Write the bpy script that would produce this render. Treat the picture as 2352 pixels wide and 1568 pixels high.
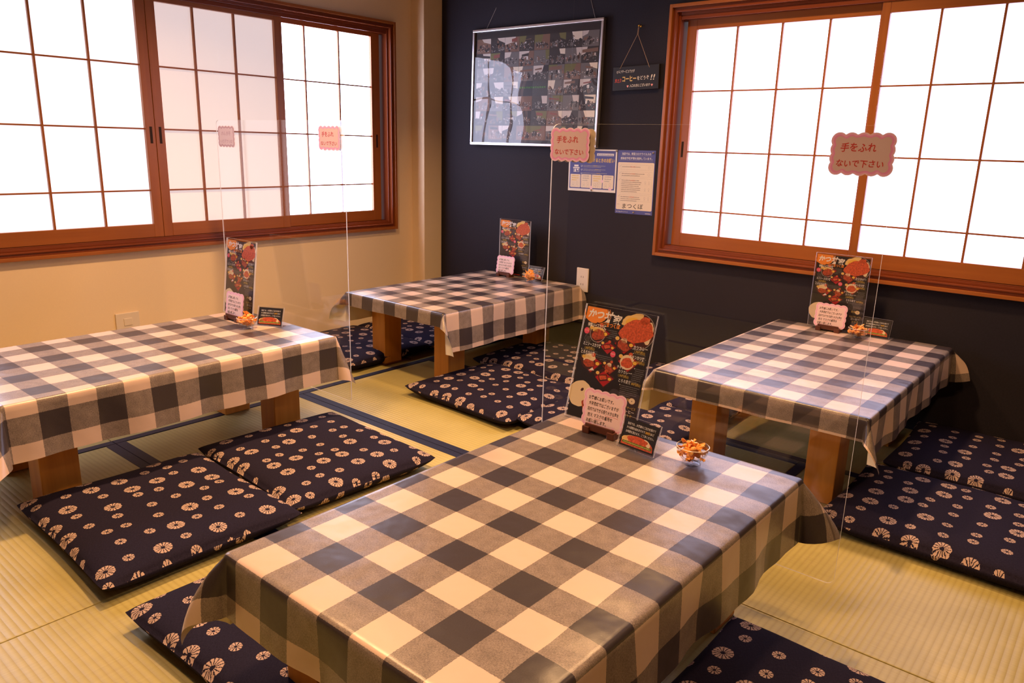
import bpy, bmesh, math, random
from math import sin, cos, pi, sqrt, atan2, radians, hypot
from mathutils import Matrix, Vector

for o in list(bpy.data.objects):
    bpy.data.objects.remove(o)
S = bpy.context.scene
COL = S.collection

# ------------------------------------------------------------------ camera
CAM_Z = 1.05
RIGHT = (0.76429471, 0.64433108, 0.02628782)
DOWN = (0.18123255, -0.17549603, -0.96765485)
FWD = (-0.61887669, 0.74433769, -0.25090445)
cam_data = bpy.data.cameras.new('camera')
cam_data.sensor_width = 36.0
cam_data.lens = 1741.6654 / 2352 * 36.0
cam_data.clip_start = 0.02
cam = bpy.data.objects.new('camera', cam_data)
COL.objects.link(cam)
cam.matrix_world = Matrix(((RIGHT[0], -DOWN[0], -FWD[0], 0), (RIGHT[1], -DOWN[1], -FWD[1], 0),
                           (RIGHT[2], -DOWN[2], -FWD[2], CAM_Z), (0, 0, 0, 1)))
S.camera = cam

# ------------------------------------------------------------------ exposure, world, room lamps
S.view_settings.view_transform = 'Standard'
S.view_settings.look = 'None'
S.view_settings.exposure = 0.0
S.view_settings.gamma = 1.0
S.view_settings.use_curve_mapping = False
S.render.film_transparent = False
S.cycles.use_denoising = True
S.cycles.max_bounces = 10
S.cycles.transparent_max_bounces = 24
S.cycles.transmission_bounces = 8
S.cycles.glossy_bounces = 5
S.cycles.diffuse_bounces = 4
S.cycles.sample_clamp_indirect = 4.0
S.cycles.caustics_reflective = False
S.cycles.caustics_refractive = False
W = bpy.data.worlds.new('world')
S.world = W
W.use_nodes = True
W.node_tree.nodes['Background'].inputs[0].default_value = (0.75, 0.85, 1.0, 1)
W.node_tree.nodes['Background'].inputs[1].default_value = 0.6

WARM = (1.0, 0.56, 0.25)


def lamp(name, loc, watts, size, spread=150, col=WARM):
    l = bpy.data.lights.new(name, 'AREA')
    l.shape = 'DISK'
    l.size = size
    l.energy = watts
    l.color = col
    l.spread = radians(spread)
    o = bpy.data.objects.new(name, l)
    o.location = loc
    COL.objects.link(o)
    return o


lamp('ceiling_lamp', (-2.05, 1.30, 2.20), 30, 0.16, 128)
lamp('ceiling_lamp', (-1.25, 2.35, 2.20), 24, 0.16, 128)
lamp('ceiling_lamp', (-0.75, 0.45, 2.20), 15, 0.16, 128)
lamp('ceiling_lamp', (0.35, 1.75, 2.20), 10, 0.16, 128)
DAY_SIDE = 10.0        # daylight behind the paper panes
DAY_BACK = 4.2
DAY_SOFT = 1.10
DAY_DIM = 0.60

# ------------------------------------------------------------------ materials
MATS = {}


def new_mat(name):
    m = bpy.data.materials.new(name)
    m.use_nodes = True
    MATS[name] = m
    return m, m.node_tree, m.node_tree.nodes['Principled BSDF']


def flat(name, col, rough=0.6, spec=0.4, metal=0.0, noise=0.0, nscale=60):
    m, t, b = new_mat(name)
    b.inputs['Base Color'].default_value = (*col, 1)
    b.inputs['Roughness'].default_value = rough
    b.inputs['Specular IOR Level'].default_value = spec
    b.inputs['Metallic'].default_value = metal
    if noise:
        tc = t.nodes.new('ShaderNodeTexCoord')
        n = t.nodes.new('ShaderNodeTexNoise')
        n.inputs['Scale'].default_value = nscale
        n.inputs['Detail'].default_value = 4
        r = t.nodes.new('ShaderNodeMapRange')
        r.inputs[1].default_value = 0.3
        r.inputs[2].default_value = 0.7
        r.inputs[3].default_value = 1 - noise
        r.inputs[4].default_value = 1 + noise
        mx = t.nodes.new('ShaderNodeVectorMath')
        mx.operation = 'SCALE'
        mx.inputs[0].default_value = col
        t.links.new(tc.outputs['Object'], n.inputs['Vector'])
        t.links.new(n.outputs['Fac'], r.inputs[0])
        t.links.new(r.outputs[0], mx.inputs['Scale'])
        t.links.new(mx.outputs[0], b.inputs['Base Color'])
    return m


class NT:
    """tiny helper for math node chains"""
    def __init__(s, t):
        s.t = t

    def n(s, kind, **kw):
        nd = s.t.nodes.new(kind)
        for k, v in kw.items():
            setattr(nd, k, v)
        return nd

    def put(s, sock, v):
        if isinstance(v, (int, float, tuple)):
            sock.default_value = v
        else:
            s.t.links.new(v, sock)

    def m(s, op, a, b=0.0, c=0.0):
        nd = s.n('ShaderNodeMath', operation=op)
        s.put(nd.inputs[0], a)
        s.put(nd.inputs[1], b)
        s.put(nd.inputs[2], c)
        return nd.outputs[0]

    def mix(s, f, a, b):
        nd = s.n('ShaderNodeMix', data_type='RGBA')
        s.put(nd.inputs[0], f)
        s.put(nd.inputs[6], (*a, 1) if isinstance(a, tuple) else a)
        s.put(nd.inputs[7], (*b, 1) if isinstance(b, tuple) else b)
        return nd.outputs[2]

    def noise(s, vec, scale, detail=3, rough=0.5):
        nd = s.n('ShaderNodeTexNoise')
        s.put(nd.inputs['Vector'], vec)
        nd.inputs['Scale'].default_value = scale
        nd.inputs['Detail'].default_value = detail
        nd.inputs['Roughness'].default_value = rough
        return nd.outputs['Fac']

    def bump(s, h, strength, dist):
        nd = s.n('ShaderNodeBump')
        nd.inputs['Strength'].default_value = strength
        nd.inputs['Distance'].default_value = dist
        s.put(nd.inputs['Height'], h)
        return nd.outputs[0]

    def mapping(s, vec, scale):
        nd = s.n('ShaderNodeMapping')
        s.put(nd.inputs['Vector'], vec)
        nd.inputs['Scale'].default_value = scale
        return nd.outputs[0]


def wood(name, c1, c2, axis, rough=0.32, grain=1.0, spec=0.5):
    m, t, b = new_mat(name)
    N = NT(t)
    tc = N.n('ShaderNodeTexCoord').outputs['Object']
    sc = [34.0, 34.0, 34.0]
    sc[axis] = 1.6
    v = N.mapping(tc, tuple(x * grain for x in sc))
    f = N.noise(v, 1.0, 5, 0.6)
    f2 = N.noise(tc, 5.0, 2)
    k = N.m('ADD', N.m('MULTIPLY', f, 0.75), N.m('MULTIPLY', f2, 0.35))
    k = N.m('MULTIPLY_ADD', k, 2.2, -0.72)
    nd = N.n('ShaderNodeClamp')
    N.put(nd.inputs[0], k)
    c = N.mix(nd.outputs[0], c1, c2)
    N.put(b.inputs['Base Color'], c)
    b.inputs['Roughness'].default_value = rough
    b.inputs['Specular IOR Level'].default_value = spec
    N.put(b.inputs['Normal'], N.bump(f, 0.05, 0.001))
    return m


FR1, FR2 = (0.30, 0.088, 0.016), (0.42, 0.135, 0.024)
for ax, nm in ((0, 'x'), (1, 'y'), (2, 'z')):
    wood('frame wood ' + nm, FR1, FR2, ax)
    wood('casing wood ' + nm, (0.19, 0.042, 0.012), (0.245, 0.056, 0.015), ax, rough=0.25, grain=.7)
wood('leg wood', (0.50, 0.185, 0.024), (0.72, 0.31, 0.05), 2, rough=0.35)
wood('dark base wood', (0.075, 0.020, 0.009), (0.12, 0.034, 0.014), 0, rough=0.4)
wood('table wood', (0.30, 0.12, 0.03), (0.45, 0.2, 0.05), 1)

# plaster wallpapers


def wallpaper(name, col, bumpd, rough, spec, scale, var=0.06):
    m, t, b = new_mat(name)
    N = NT(t)
    tc = N.n('ShaderNodeTexCoord').outputs['Object']
    f = N.noise(tc, scale, 6, 0.65)
    g = N.noise(tc, 3.0, 2)
    k = N.m('ADD', N.m('MULTIPLY', f, var * 2), N.m('MULTIPLY', g, var))
    sc = N.n('ShaderNodeVectorMath', operation='SCALE')
    sc.inputs[0].default_value = col
    N.put(sc.inputs['Scale'], N.m('ADD', k, 1 - var * 1.5))
    N.put(b.inputs['Base Color'], sc.outputs[0])
    b.inputs['Roughness'].default_value = rough
    b.inputs['Specular IOR Level'].default_value = spec
    N.put(b.inputs['Normal'], N.bump(f, 0.25, bumpd))
    return m


wallpaper('cream wallpaper', (0.90, 0.72, 0.48), 0.0008, 0.75, 0.25, 160, 0.03)
wallpaper('charcoal wallpaper', (0.021, 0.018, 0.026), 0.001, 0.75, 0.22, 150, 0.30)
wallpaper('room brown wallpaper', (0.22, 0.14, 0.08), 0.0008, 0.75, 0.25, 160, 0.03)
flat('ceiling board', (0.40, 0.28, 0.18), 0.8, 0.2, noise=0.05)

# shoji paper: daylight comes through it


def paper(name, strength, col):
    m, t, b = new_mat(name)
    N = NT(t)
    tc = N.n('ShaderNodeTexCoord').outputs['Object']
    f = N.noise(tc, 90, 5, 0.7)
    b.inputs['Base Color'].default_value = (0.72, 0.68, 0.64, 1)
    b.inputs['Roughness'].default_value = 0.8
    b.inputs['Specular IOR Level'].default_value = 0.1
    b.inputs['Emission Color'].default_value = (*col, 1)
    N.put(b.inputs['Emission Strength'], N.m('MULTIPLY', N.m('MULTIPLY_ADD', f, 0.12, 0.94), strength))
    return m


paper('bright shoji paper', DAY_SIDE, (0.72, 0.74, 1.0))
paper('back shoji paper', DAY_BACK, (0.62, 0.66, 1.0))
paper('soft shoji paper', DAY_SOFT, (0.92, 0.88, 1.0))
paper('dim shoji paper', DAY_DIM, (1.0, 0.84, 0.86))

# tatami


def tatami_mat(name, axis):
    m, t, b = new_mat(name)
    N = NT(t)
    tc = N.n('ShaderNodeTexCoord').outputs['Object']
    sep = N.n('ShaderNodeSeparateXYZ')
    N.put(sep.inputs[0], tc)
    across = sep.outputs[1 - axis]
    w = N.m('SINE', N.m('MULTIPLY', across, 2 * pi / 0.0155))
    ridge = N.m('POWER', N.m('MULTIPLY_ADD', w, 0.5, 0.5), 0.5)
    sc = [9.0, 9.0, 9.0]
    sc[1 - axis] = 9.0
    sc[axis] = 260.0
    weave = N.noise(N.mapping(tc, tuple(sc)), 1.0, 3, 0.6)
    blot = N.noise(tc, 4.0, 3)
    k = N.m('ADD', N.m('MULTIPLY', weave, 0.35), N.m('MULTIPLY', blot, 0.65))
    nd = N.n('ShaderNodeMapRange')
    N.put(nd.inputs[0], k)
    nd.inputs[1].default_value = 0.3
    nd.inputs[2].default_value = 0.7
    c = N.mix(nd.outputs[0], (0.37, 0.315, 0.105), (0.51, 0.445, 0.175))
    c2 = N.mix(N.m('MULTIPLY_ADD', ridge, -0.28, 0.28), c, (0.23, 0.165, 0.05))
    N.put(b.inputs['Base Color'], c2)
    b.inputs['Roughness'].default_value = 0.42
    b.inputs['Specular IOR Level'].default_value = 0.35
    N.put(b.inputs['Normal'], N.bump(N.m('ADD', ridge, N.m('MULTIPLY', weave, 0.5)), 0.35, 0.0016))
    return m


tatami_mat('tatami rush along x', 0)
tatami_mat('tatami rush along y', 1)
flat('navy mat edging', (0.009, 0.010, 0.034), 0.6, 0.3, noise=0.3, nscale=300)
flat('floor board', (0.10, 0.07, 0.04), 0.8)

# indigo cushion with tie-dyed rings


def zabuton_mat():
    m, t, b = new_mat('indigo tie-dye cotton')
    N = NT(t)
    uv = N.n('ShaderNodeUVMap').outputs[0]
    vor = N.n('ShaderNodeTexVoronoi', voronoi_dimensions='2D', feature='F1')
    vor.inputs['Scale'].default_value = 1 / 0.075
    vor.inputs['Randomness'].default_value = 0.42
    N.put(vor.inputs['Vector'], uv)
    scl = N.n('ShaderNodeVectorMath', operation='SCALE')
    N.put(scl.inputs[0], uv)
    scl.inputs['Scale'].default_value = 1 / 0.080
    sub = N.n('ShaderNodeVectorMath', operation='SUBTRACT')
    # Position output of the 2D voronoi is already divided by scale
    N.put(sub.inputs[0], uv)
    N.put(sub.inputs[1], vor.outputs['Position'])
    sep = N.n('ShaderNodeSeparateXYZ')
    N.put(sep.inputs[0], sub.outputs[0])
    r = N.m('SQRT', N.m('ADD', N.m('MULTIPLY', sep.outputs[0], sep.outputs[0]), N.m('MULTIPLY', sep.outputs[1], sep.outputs[1])))
    ang = N.m('ARCTAN2', sep.outputs[1], sep.outputs[0])
    sc = N.n('ShaderNodeSeparateColor')
    N.put(sc.inputs[0], vor.outputs['Color'])
    big = N.m('GREATER_THAN', sc.outputs[0], 0.57)
    R = N.m('MULTIPLY_ADD', big, 0.0085, 0.0138)
    wob = N.noise(uv, 210, 2)
    rn = N.m('ADD', N.m('DIVIDE', r, R), N.m('MULTIPLY_ADD', wob, 0.30, -0.15))
    ring = N.m('MULTIPLY', N.m('LESS_THAN', rn, 1.0), N.m('GREATER_THAN', rn, 0.26))
    wob2 = N.noise(uv, 330, 2)
    k = N.m('MULTIPLY_ADD', big, 4.0, 10.0)
    spoke = N.m('SINE', N.m('ADD', N.m('MULTIPLY', ang, k), N.m('MULTIPLY', wob2, 6.0)))
    thr = N.m('MULTIPLY_ADD', rn, -0.62, 0.98)
    petals = N.m('LESS_THAN', N.m('ABSOLUTE', spoke), 2.0)
    gap = N.m('LESS_THAN', spoke, N.m('SUBTRACT', 0.05, N.m('MULTIPLY', rn, 0.85)))
    fl = N.m('MULTIPLY', ring, N.m('SUBTRACT', 1.0, gap))
    weave = N.noise(N.mapping(uv, (900.0, 160.0, 1.0)), 1.0, 2)
    weave2 = N.noise(N.mapping(uv, (160.0, 900.0, 1.0)), 1.0, 2)
    wv = N.m('MULTIPLY', N.m('ADD', weave, weave2), 0.5)
    base = N.mix(N.m('MULTIPLY_ADD', wv, 3.0, -1.0), (0.010, 0.0085, 0.020), (0.023, 0.0185, 0.038))
    c = N.mix(fl, base, (0.47, 0.34, 0.29))
    N.put(b.inputs['Base Color'], c)
    b.inputs['Roughness'].default_value = 0.85
    b.inputs['Specular IOR Level'].default_value = 0.07
    N.put(b.inputs['Normal'], N.bump(wv, 0.35, 0.0012))
    return m


zabuton_mat()

# gingham oilcloth with a white lining
CHECK = 0.0747


def gingham_mat():
    m, t, b = new_mat('gingham oilcloth')
    N = NT(t)
    uv = N.n('ShaderNodeUVMap').outputs[0]
    n1 = N.noise(uv, 300, 3)
    sep = N.n('ShaderNodeSeparateXYZ')
    N.put(sep.inputs[0], uv)

    def stripe(s, off):
        a = N.m('ADD', s, N.m('MULTIPLY_ADD', n1, 0.0030, off))
        fr = N.m('FRACT', N.m('DIVIDE', a, 2 * CHECK))
        return N.m('GREATER_THAN', fr, 0.5)
    sx = stripe(sep.outputs[0], -0.0015)
    sy = stripe(sep.outputs[1], -0.0015)
    tot = N.m('ADD', sx, sy)
    hx = N.noise(N.mapping(uv, (700.0, 260.0, 1.0)), 1.0, 3, 0.7)
    hy = N.noise(N.mapping(uv, (260.0, 700.0, 1.0)), 1.0, 3, 0.7)
    h = N.m('MULTIPLY', N.m('ADD', hx, hy), 0.5)
    blot = N.noise(uv, 45, 3)
    cream = N.mix(N.m('MULTIPLY_ADD', blot, 0.6, 0.1), (0.68, 0.515, 0.43), (0.64, 0.48, 0.395))
    mid = N.mix(N.m('MULTIPLY_ADD', N.m('ADD', h, N.m('MULTIPLY', blot, 0.22)), 3.8, -1.85), (0.135, 0.108, 0.098), (0.35, 0.285, 0.25))
    dark = N.mix(N.m('MULTIPLY_ADD', h, 2.0, -0.5), (0.034, 0.027, 0.032), (0.062, 0.049, 0.054))
    c = N.mix(N.m('GREATER_THAN', tot, 0.5), cream, mid)
    c = N.mix(N.m('GREATER_THAN', tot, 1.5), c, dark)
    geo = N.n('ShaderNodeNewGeometry')
    c = N.mix(geo.outputs['Backfacing'], c, (0.78, 0.72, 0.62))
    N.put(b.inputs['Base Color'], c)
    b.inputs['Roughness'].default_value = 0.29
    b.inputs['Specular IOR Level'].default_value = 0.5
    wr = N.noise(uv, 7.0, 3, 0.5)
    hb = N.m('ADD', N.m('MULTIPLY', wr, 1.0), N.m('MULTIPLY', h, 0.035))
    N.put(b.inputs['Normal'], N.bump(hb, 0.35, 0.012))
    return m


gingham_mat()


def clear_mat(name, tint=(1, 1, 1), rough=0.0, wavy=0.0, trans=1.0):
    """thin clear sheet: straight-through light plus mirror reflection by angle"""
    m = bpy.data.materials.new(name)
    m.use_nodes = True
    MATS[name] = m
    t = m.node_tree
    t.nodes.clear()
    N = NT(t)
    out = N.n('ShaderNodeOutputMaterial')
    tr = N.n('ShaderNodeBsdfTransparent')
    tr.inputs[0].default_value = (*tint, 1)
    gl = N.n('ShaderNodeBsdfGlossy')
    gl.inputs['Roughness'].default_value = rough
    geo = N.n('ShaderNodeNewGeometry')
    fr = N.n('ShaderNodeFresnel')
    N.put(fr.inputs['IOR'], N.m('MULTIPLY_ADD', geo.outputs['Backfacing'], 1 / 1.5 - 1.5, 1.5))
    if wavy:
        tc = N.n('ShaderNodeTexCoord').outputs['Object']
        nb = N.bump(N.noise(tc, 3.0, 1), 1.0, wavy)
        N.put(gl.inputs['Normal'], nb)
    mx = N.n('ShaderNodeMixShader')
    N.put(mx.inputs[0], fr.outputs[0])
    t.links.new(tr.outputs[0], mx.inputs[1])
    t.links.new(gl.outputs[0], mx.inputs[2])
    t.links.new(mx.outputs[0], out.inputs[0])
    return m


clear_mat('clear acrylic')
clear_mat('picture glazing', wavy=0.012)


def edge_mat():
    m = bpy.data.materials.new('acrylic cut edge')
    m.use_nodes = True
    MATS[m.name] = m
    t = m.node_tree
    t.nodes.clear()
    N = NT(t)
    out = N.n('ShaderNodeOutputMaterial')
    tr = N.n('ShaderNodeBsdfTransparent')
    tl = N.n('ShaderNodeBsdfTranslucent')
    tl.inputs[0].default_value = (0.95, 0.93, 0.92, 1)
    df = N.n('ShaderNodeBsdfDiffuse')
    df.inputs[0].default_value = (0.95, 0.93, 0.92, 1)
    a = N.n('ShaderNodeMixShader')
    a.inputs[0].default_value = 0.5
    t.links.new(tl.outputs[0], a.inputs[1])
    t.links.new(df.outputs[0], a.inputs[2])
    mx = N.n('ShaderNodeMixShader')
    mx.inputs[0].default_value = 0.9
    t.links.new(tr.outputs[0], mx.inputs[1])
    t.links.new(a.outputs[0], mx.inputs[2])
    t.links.new(mx.outputs[0], out.inputs[0])


edge_mat()


def glass_mat():
    clear_mat('bowl glass', (0.93, 0.94, 0.95), rough=0.03)
    flat('bowl rim', (0.75, 0.72, 0.70), 0.08, 0.9)


glass_mat()


def candy_mat():
    m, t, b = new_mat('orange cellophane')
    N = NT(t)
    tc = N.n('ShaderNodeTexCoord').outputs['Object']
    f = N.noise(tc, 120, 2)
    N.put(b.inputs['Base Color'], N.mix(N.m('MULTIPLY_ADD', f, 2.0, -0.5), (1.0, 0.38, 0.08), (1.0, 0.55, 0.17)))
    b.inputs['Roughness'].default_value = 0.25
    b.inputs['Subsurface Weight'].default_value = 0.0
    b.inputs['Transmission Weight'].default_value = 0.0


candy_mat()

for nm, c, r in (
    ('ink white', (0.85, 0.82, 0.78), 0.5), ('ink black', (0.012, 0.010, 0.010), 0.5), ('ink menu black', (0.012, 0.010, 0.013), 0.55),
    ('ink orange', (0.85, 0.27, 0.035), 0.5), ('ink yellow', (0.85, 0.50, 0.06), 0.5), ('ink grey', (0.16, 0.15, 0.15), 0.6),
    ('print grey', (0.30, 0.25, 0.21), 0.6), ('print red', (0.62, 0.25, 0.16), 0.6), ('ink pale grey', (0.42, 0.40, 0.38), 0.6), ('ink pink', (0.80, 0.09, 0.16), 0.5), ('ink red', (0.62, 0.045, 0.035), 0.5),
    ('ink tray red', (0.42, 0.012, 0.016), 0.5), ('ink tray dark', (0.055, 0.014, 0.014), 0.5), ('ink cabbage', (0.80, 0.56, 0.20), 0.6),
    ('ink rice', (0.80, 0.66, 0.42), 0.6), ('ink blue', (0.085, 0.10, 0.33), 0.5), ('ink gold', (0.75, 0.52, 0.10), 0.5),
    ('ink green', (0.05, 0.20, 0.03), 0.5), ('poster cream', (0.80, 0.70, 0.56), 0.55), ('poster white', (0.80, 0.78, 0.76), 0.5),
    ('sticker beige', (0.62, 0.46, 0.44), 0.6), ('sticker pink', (0.80, 0.40, 0.62), 0.55), ('sticker deep pink', (0.76, 0.29, 0.54), 0.55),
    ('sticker pale pink', (0.84, 0.60, 0.68), 0.55), ('sticker back', (0.85, 0.72, 0.58), 0.6), ('faded pink', (0.62, 0.40, 0.42), 0.6),
    ('faded pale pink', (0.75, 0.58, 0.58), 0.6), ('faded deep pink', (0.55, 0.34, 0.38), 0.6),
    ('sticker red ink', (0.50, 0.028, 0.022), 0.6), ('notice pink', (0.82, 0.42, 0.62), 0.5), ('notice face', (0.82, 0.63, 0.62), 0.5),
    ('sign black', (0.016, 0.013, 0.013), 0.5), ('chalk white', (0.80, 0.74, 0.62), 0.7), ('chalk yellow', (0.82, 0.58, 0.20), 0.7),
    ('chalk red', (0.80, 0.10, 0.06), 0.7), ('chalk pink', (0.85, 0.35, 0.30), 0.7), ('twine', (0.42, 0.28, 0.18), 0.8),
    ('cord grey', (0.45, 0.42, 0.40), 0.6), ('outlet plastic', (0.80, 0.70, 0.58), 0.4), ('outlet slot', (0.10, 0.06, 0.04), 0.6),
    ('photo black', (0.018, 0.015, 0.018), 0.4), ('photo sky', (0.62, 0.55, 0.50), 0.5), ('photo brown', (0.20, 0.11, 0.075), 0.5),
    ('photo awning', (0.24, 0.065, 0.05), 0.5), ('photo road', (0.15, 0.135, 0.13), 0.5), ('photo dark', (0.035, 0.028, 0.028), 0.5),
    ('photo leaf', (0.16, 0.15, 0.05), 0.5), ('photo teal', (0.06, 0.16, 0.14), 0.5), ('photo red', (0.60, 0.03, 0.04), 0.5),
    ('pull shadow', (0.030, 0.012, 0.006), 0.6), ('pin grey', (0.32, 0.27, 0.25), 0.4),
    ('nylon', (0.75, 0.75, 0.78), 0.3),
):
    flat(nm, c, r, 0.35)
flat('katsu', (0.38, 0.060, 0.018), 0.5, 0.4, noise=0.55, nscale=170)
flat('katsu bright', (0.58, 0.095, 0.03), 0.5, 0.4, noise=0.4, nscale=200)
flat('silver aluminium', (0.72, 0.70, 0.72), 0.28, 0.5, metal=0.9)
flat('brass pin', (0.80, 0.45, 0.06), 0.25, 0.6, metal=0.6)


# ------------------------------------------------------------------ mesh builder
class MB:
    def __init__(s):
        s.v, s.f, s.m, s.uv = [], [], [], []
        s.mats = []

    def mi(s, mat):
        if mat not in s.mats:
            s.mats.append(mat)
        return s.mats.index(mat)

    def add(s, vs, fs, mat, uvs=None):
        k = len(s.v)
        s.v += [tuple(v) for v in vs]
        i = s.mi(mat)
        for f in fs:
            s.f.append(tuple(j + k for j in f))
            s.m.append(i)
            s.uv.append([uvs[j] for j in f] if uvs else None)
        return s

    def box(s, x0, x1, y0, y1, z0, z1, mat, bev=0.0):
        if bev <= 0:
            vs = [(x, y, z) for x in (x0, x1) for y in (y0, y1) for z in (z0, z1)]
            fs = [(0, 1, 3, 2), (4, 6, 7, 5), (0, 4, 5, 1), (2, 3, 7, 6), (0, 2, 6, 4), (1, 5, 7, 3)]
            return s.add(vs, fs, mat)
        bm = bmesh.new()
        bmesh.ops.create_cube(bm, size=1)
        for v in bm.verts:
            v.co = ((x0 + x1) / 2 + v.co.x * (x1 - x0), (y0 + y1) / 2 + v.co.y * (y1 - y0), (z0 + z1) / 2 + v.co.z * (z1 - z0))
        bmesh.ops.bevel(bm, geom=bm.edges[:], offset=bev, segments=2, profile=0.6, affect='EDGES')
        return s.bm(bm, mat)

    def bm(s, bm, mat, M=None):
        bm.verts.index_update()
        vs = [tuple(M @ v.co) if M else tuple(v.co) for v in bm.verts]
        fs = [tuple(v.index for v in f.verts) for f in bm.faces]
        bm.free()
        return s.add(vs, fs, mat)

    def prism(s, pts, z0, z1, mat, side=None):
        """polygon in xy extruded in z"""
        n = len(pts)
        a = sum(pts[i][0] * pts[(i + 1) % n][1] - pts[(i + 1) % n][0] * pts[i][1] for i in range(n))
        if a < 0:
            pts = pts[::-1]
        vs = [(x, y, z0) for x, y in pts] + [(x, y, z1) for x, y in pts]
        s.add(vs, [tuple(range(n - 1, -1, -1)), tuple(range(n, 2 * n))], mat)
        s.add(vs, [(i, (i + 1) % n, n + (i + 1) % n, n + i) for i in range(n)], side or mat)
        return s

    def tube(s, pts, r, mat, n=6):
        pts = [Vector(p) for p in pts]
        vs, fs = [], []
        for i, p in enumerate(pts):
            d = (pts[min(i + 1, len(pts) - 1)] - pts[max(i - 1, 0)]).normalized()
            u = d.orthogonal().normalized()
            w = d.cross(u)
            for k in range(n):
                a = 2 * pi * k / n
                vs.append(p + (u * cos(a) + w * sin(a)) * r)
        for i in range(len(pts) - 1):
            for k in range(n):
                fs.append((i * n + k, i * n + (k + 1) % n, (i + 1) * n + (k + 1) % n, (i + 1) * n + k))
        fs.append(tuple(range(n - 1, -1, -1)))
        fs.append(tuple((len(pts) - 1) * n + k for k in range(n)))
        return s.add(vs, fs, mat)

    def lathe(s, prof, mat, n=32, closed=False):
        vs, fs = [], []
        for r, z in prof:
            for k in range(n):
                a = 2 * pi * k / n
                vs.append((r * cos(a), r * sin(a), z))
        m = len(prof)
        for i in range(m if closed else m - 1):
            j = (i + 1) % m
            for k in range(n):
                fs.append((i * n + k, i * n + (k + 1) % n, j * n + (k + 1) % n, j * n + k))
        return s.add(vs, fs, mat)

    def xform(s, M, start=0):
        for i in range(start, len(s.v)):
            s.v[i] = tuple(M @ Vector(s.v[i]))
        return s

    def build(s, name, parent=None, smooth=False, loc=(0, 0, 0), rot=None):
        me = bpy.data.meshes.new(name)
        me.from_pydata(s.v, [], s.f)
        for m in s.mats:
            me.materials.append(MATS[m])
        me.polygons.foreach_set('material_index', s.m)
        if any(u for u in s.uv):
            lay = me.uv_layers.new(name='UVMap')
            k = 0
            for u, f in zip(s.uv, s.f):
                for j in range(len(f)):
                    lay.data[k].uv = u[j] if u else (0, 0)
                    k += 1
        if smooth:
            me.polygons.foreach_set('use_smooth', [True] * len(s.f))
        me.update()
        o = bpy.data.objects.new(name, me)
        COL.objects.link(o)
        o.location = loc
        if rot:
            o.rotation_euler = rot
        if parent:
            o.parent = parent
        return o


def tag(o, label=None, cat=None, group=None, kind=None):
    for k, v in (('label', label), ('category', cat), ('group', group), ('kind', kind)):
        if v:
            o[k] = v
    return o


def empty(name, loc, label=None, cat=None, group=None, rot=(0, 0, 0), kind=None):
    o = bpy.data.objects.new(name, None)
    o.empty_display_size = 0.1
    COL.objects.link(o)
    o.location = loc
    o.rotation_euler = rot
    return tag(o, label, cat, group, kind)


def copy_tree(o, parent=None):
    c = o.copy()
    COL.objects.link(c)
    if parent:
        c.parent = parent
    for ch in list(o.children):
        copy_tree(ch, c)
    return c


# ------------------------------------------------------------------ lettering and printed sheets
_txt = {}


def text_geo(s, bold=0.0, res=2):
    key = (s, bold, res)
    if key in _txt:
        return _txt[key]
    cu = bpy.data.curves.new('lettering', 'FONT')
    cu.body = s
    cu.resolution_u = res
    cu.offset = bold
    o = bpy.data.objects.new('lettering', cu)
    COL.objects.link(o)
    dg = bpy.context.evaluated_depsgraph_get()
    ev = o.evaluated_get(dg)
    me = ev.to_mesh()
    vs = [(v.co.x, v.co.y) for v in me.vertices]
    fs = [tuple(p.vertices) for p in me.polygons]
    ev.to_mesh_clear()
    bpy.data.objects.remove(o)
    bpy.data.curves.remove(cu)
    if vs:
        x0 = min(v[0] for v in vs)
        x1 = max(v[0] for v in vs)
    else:
        x0 = x1 = 0
    _txt[key] = (vs, fs, x0, x1)
    return _txt[key]


LAY = 0.00009


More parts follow.
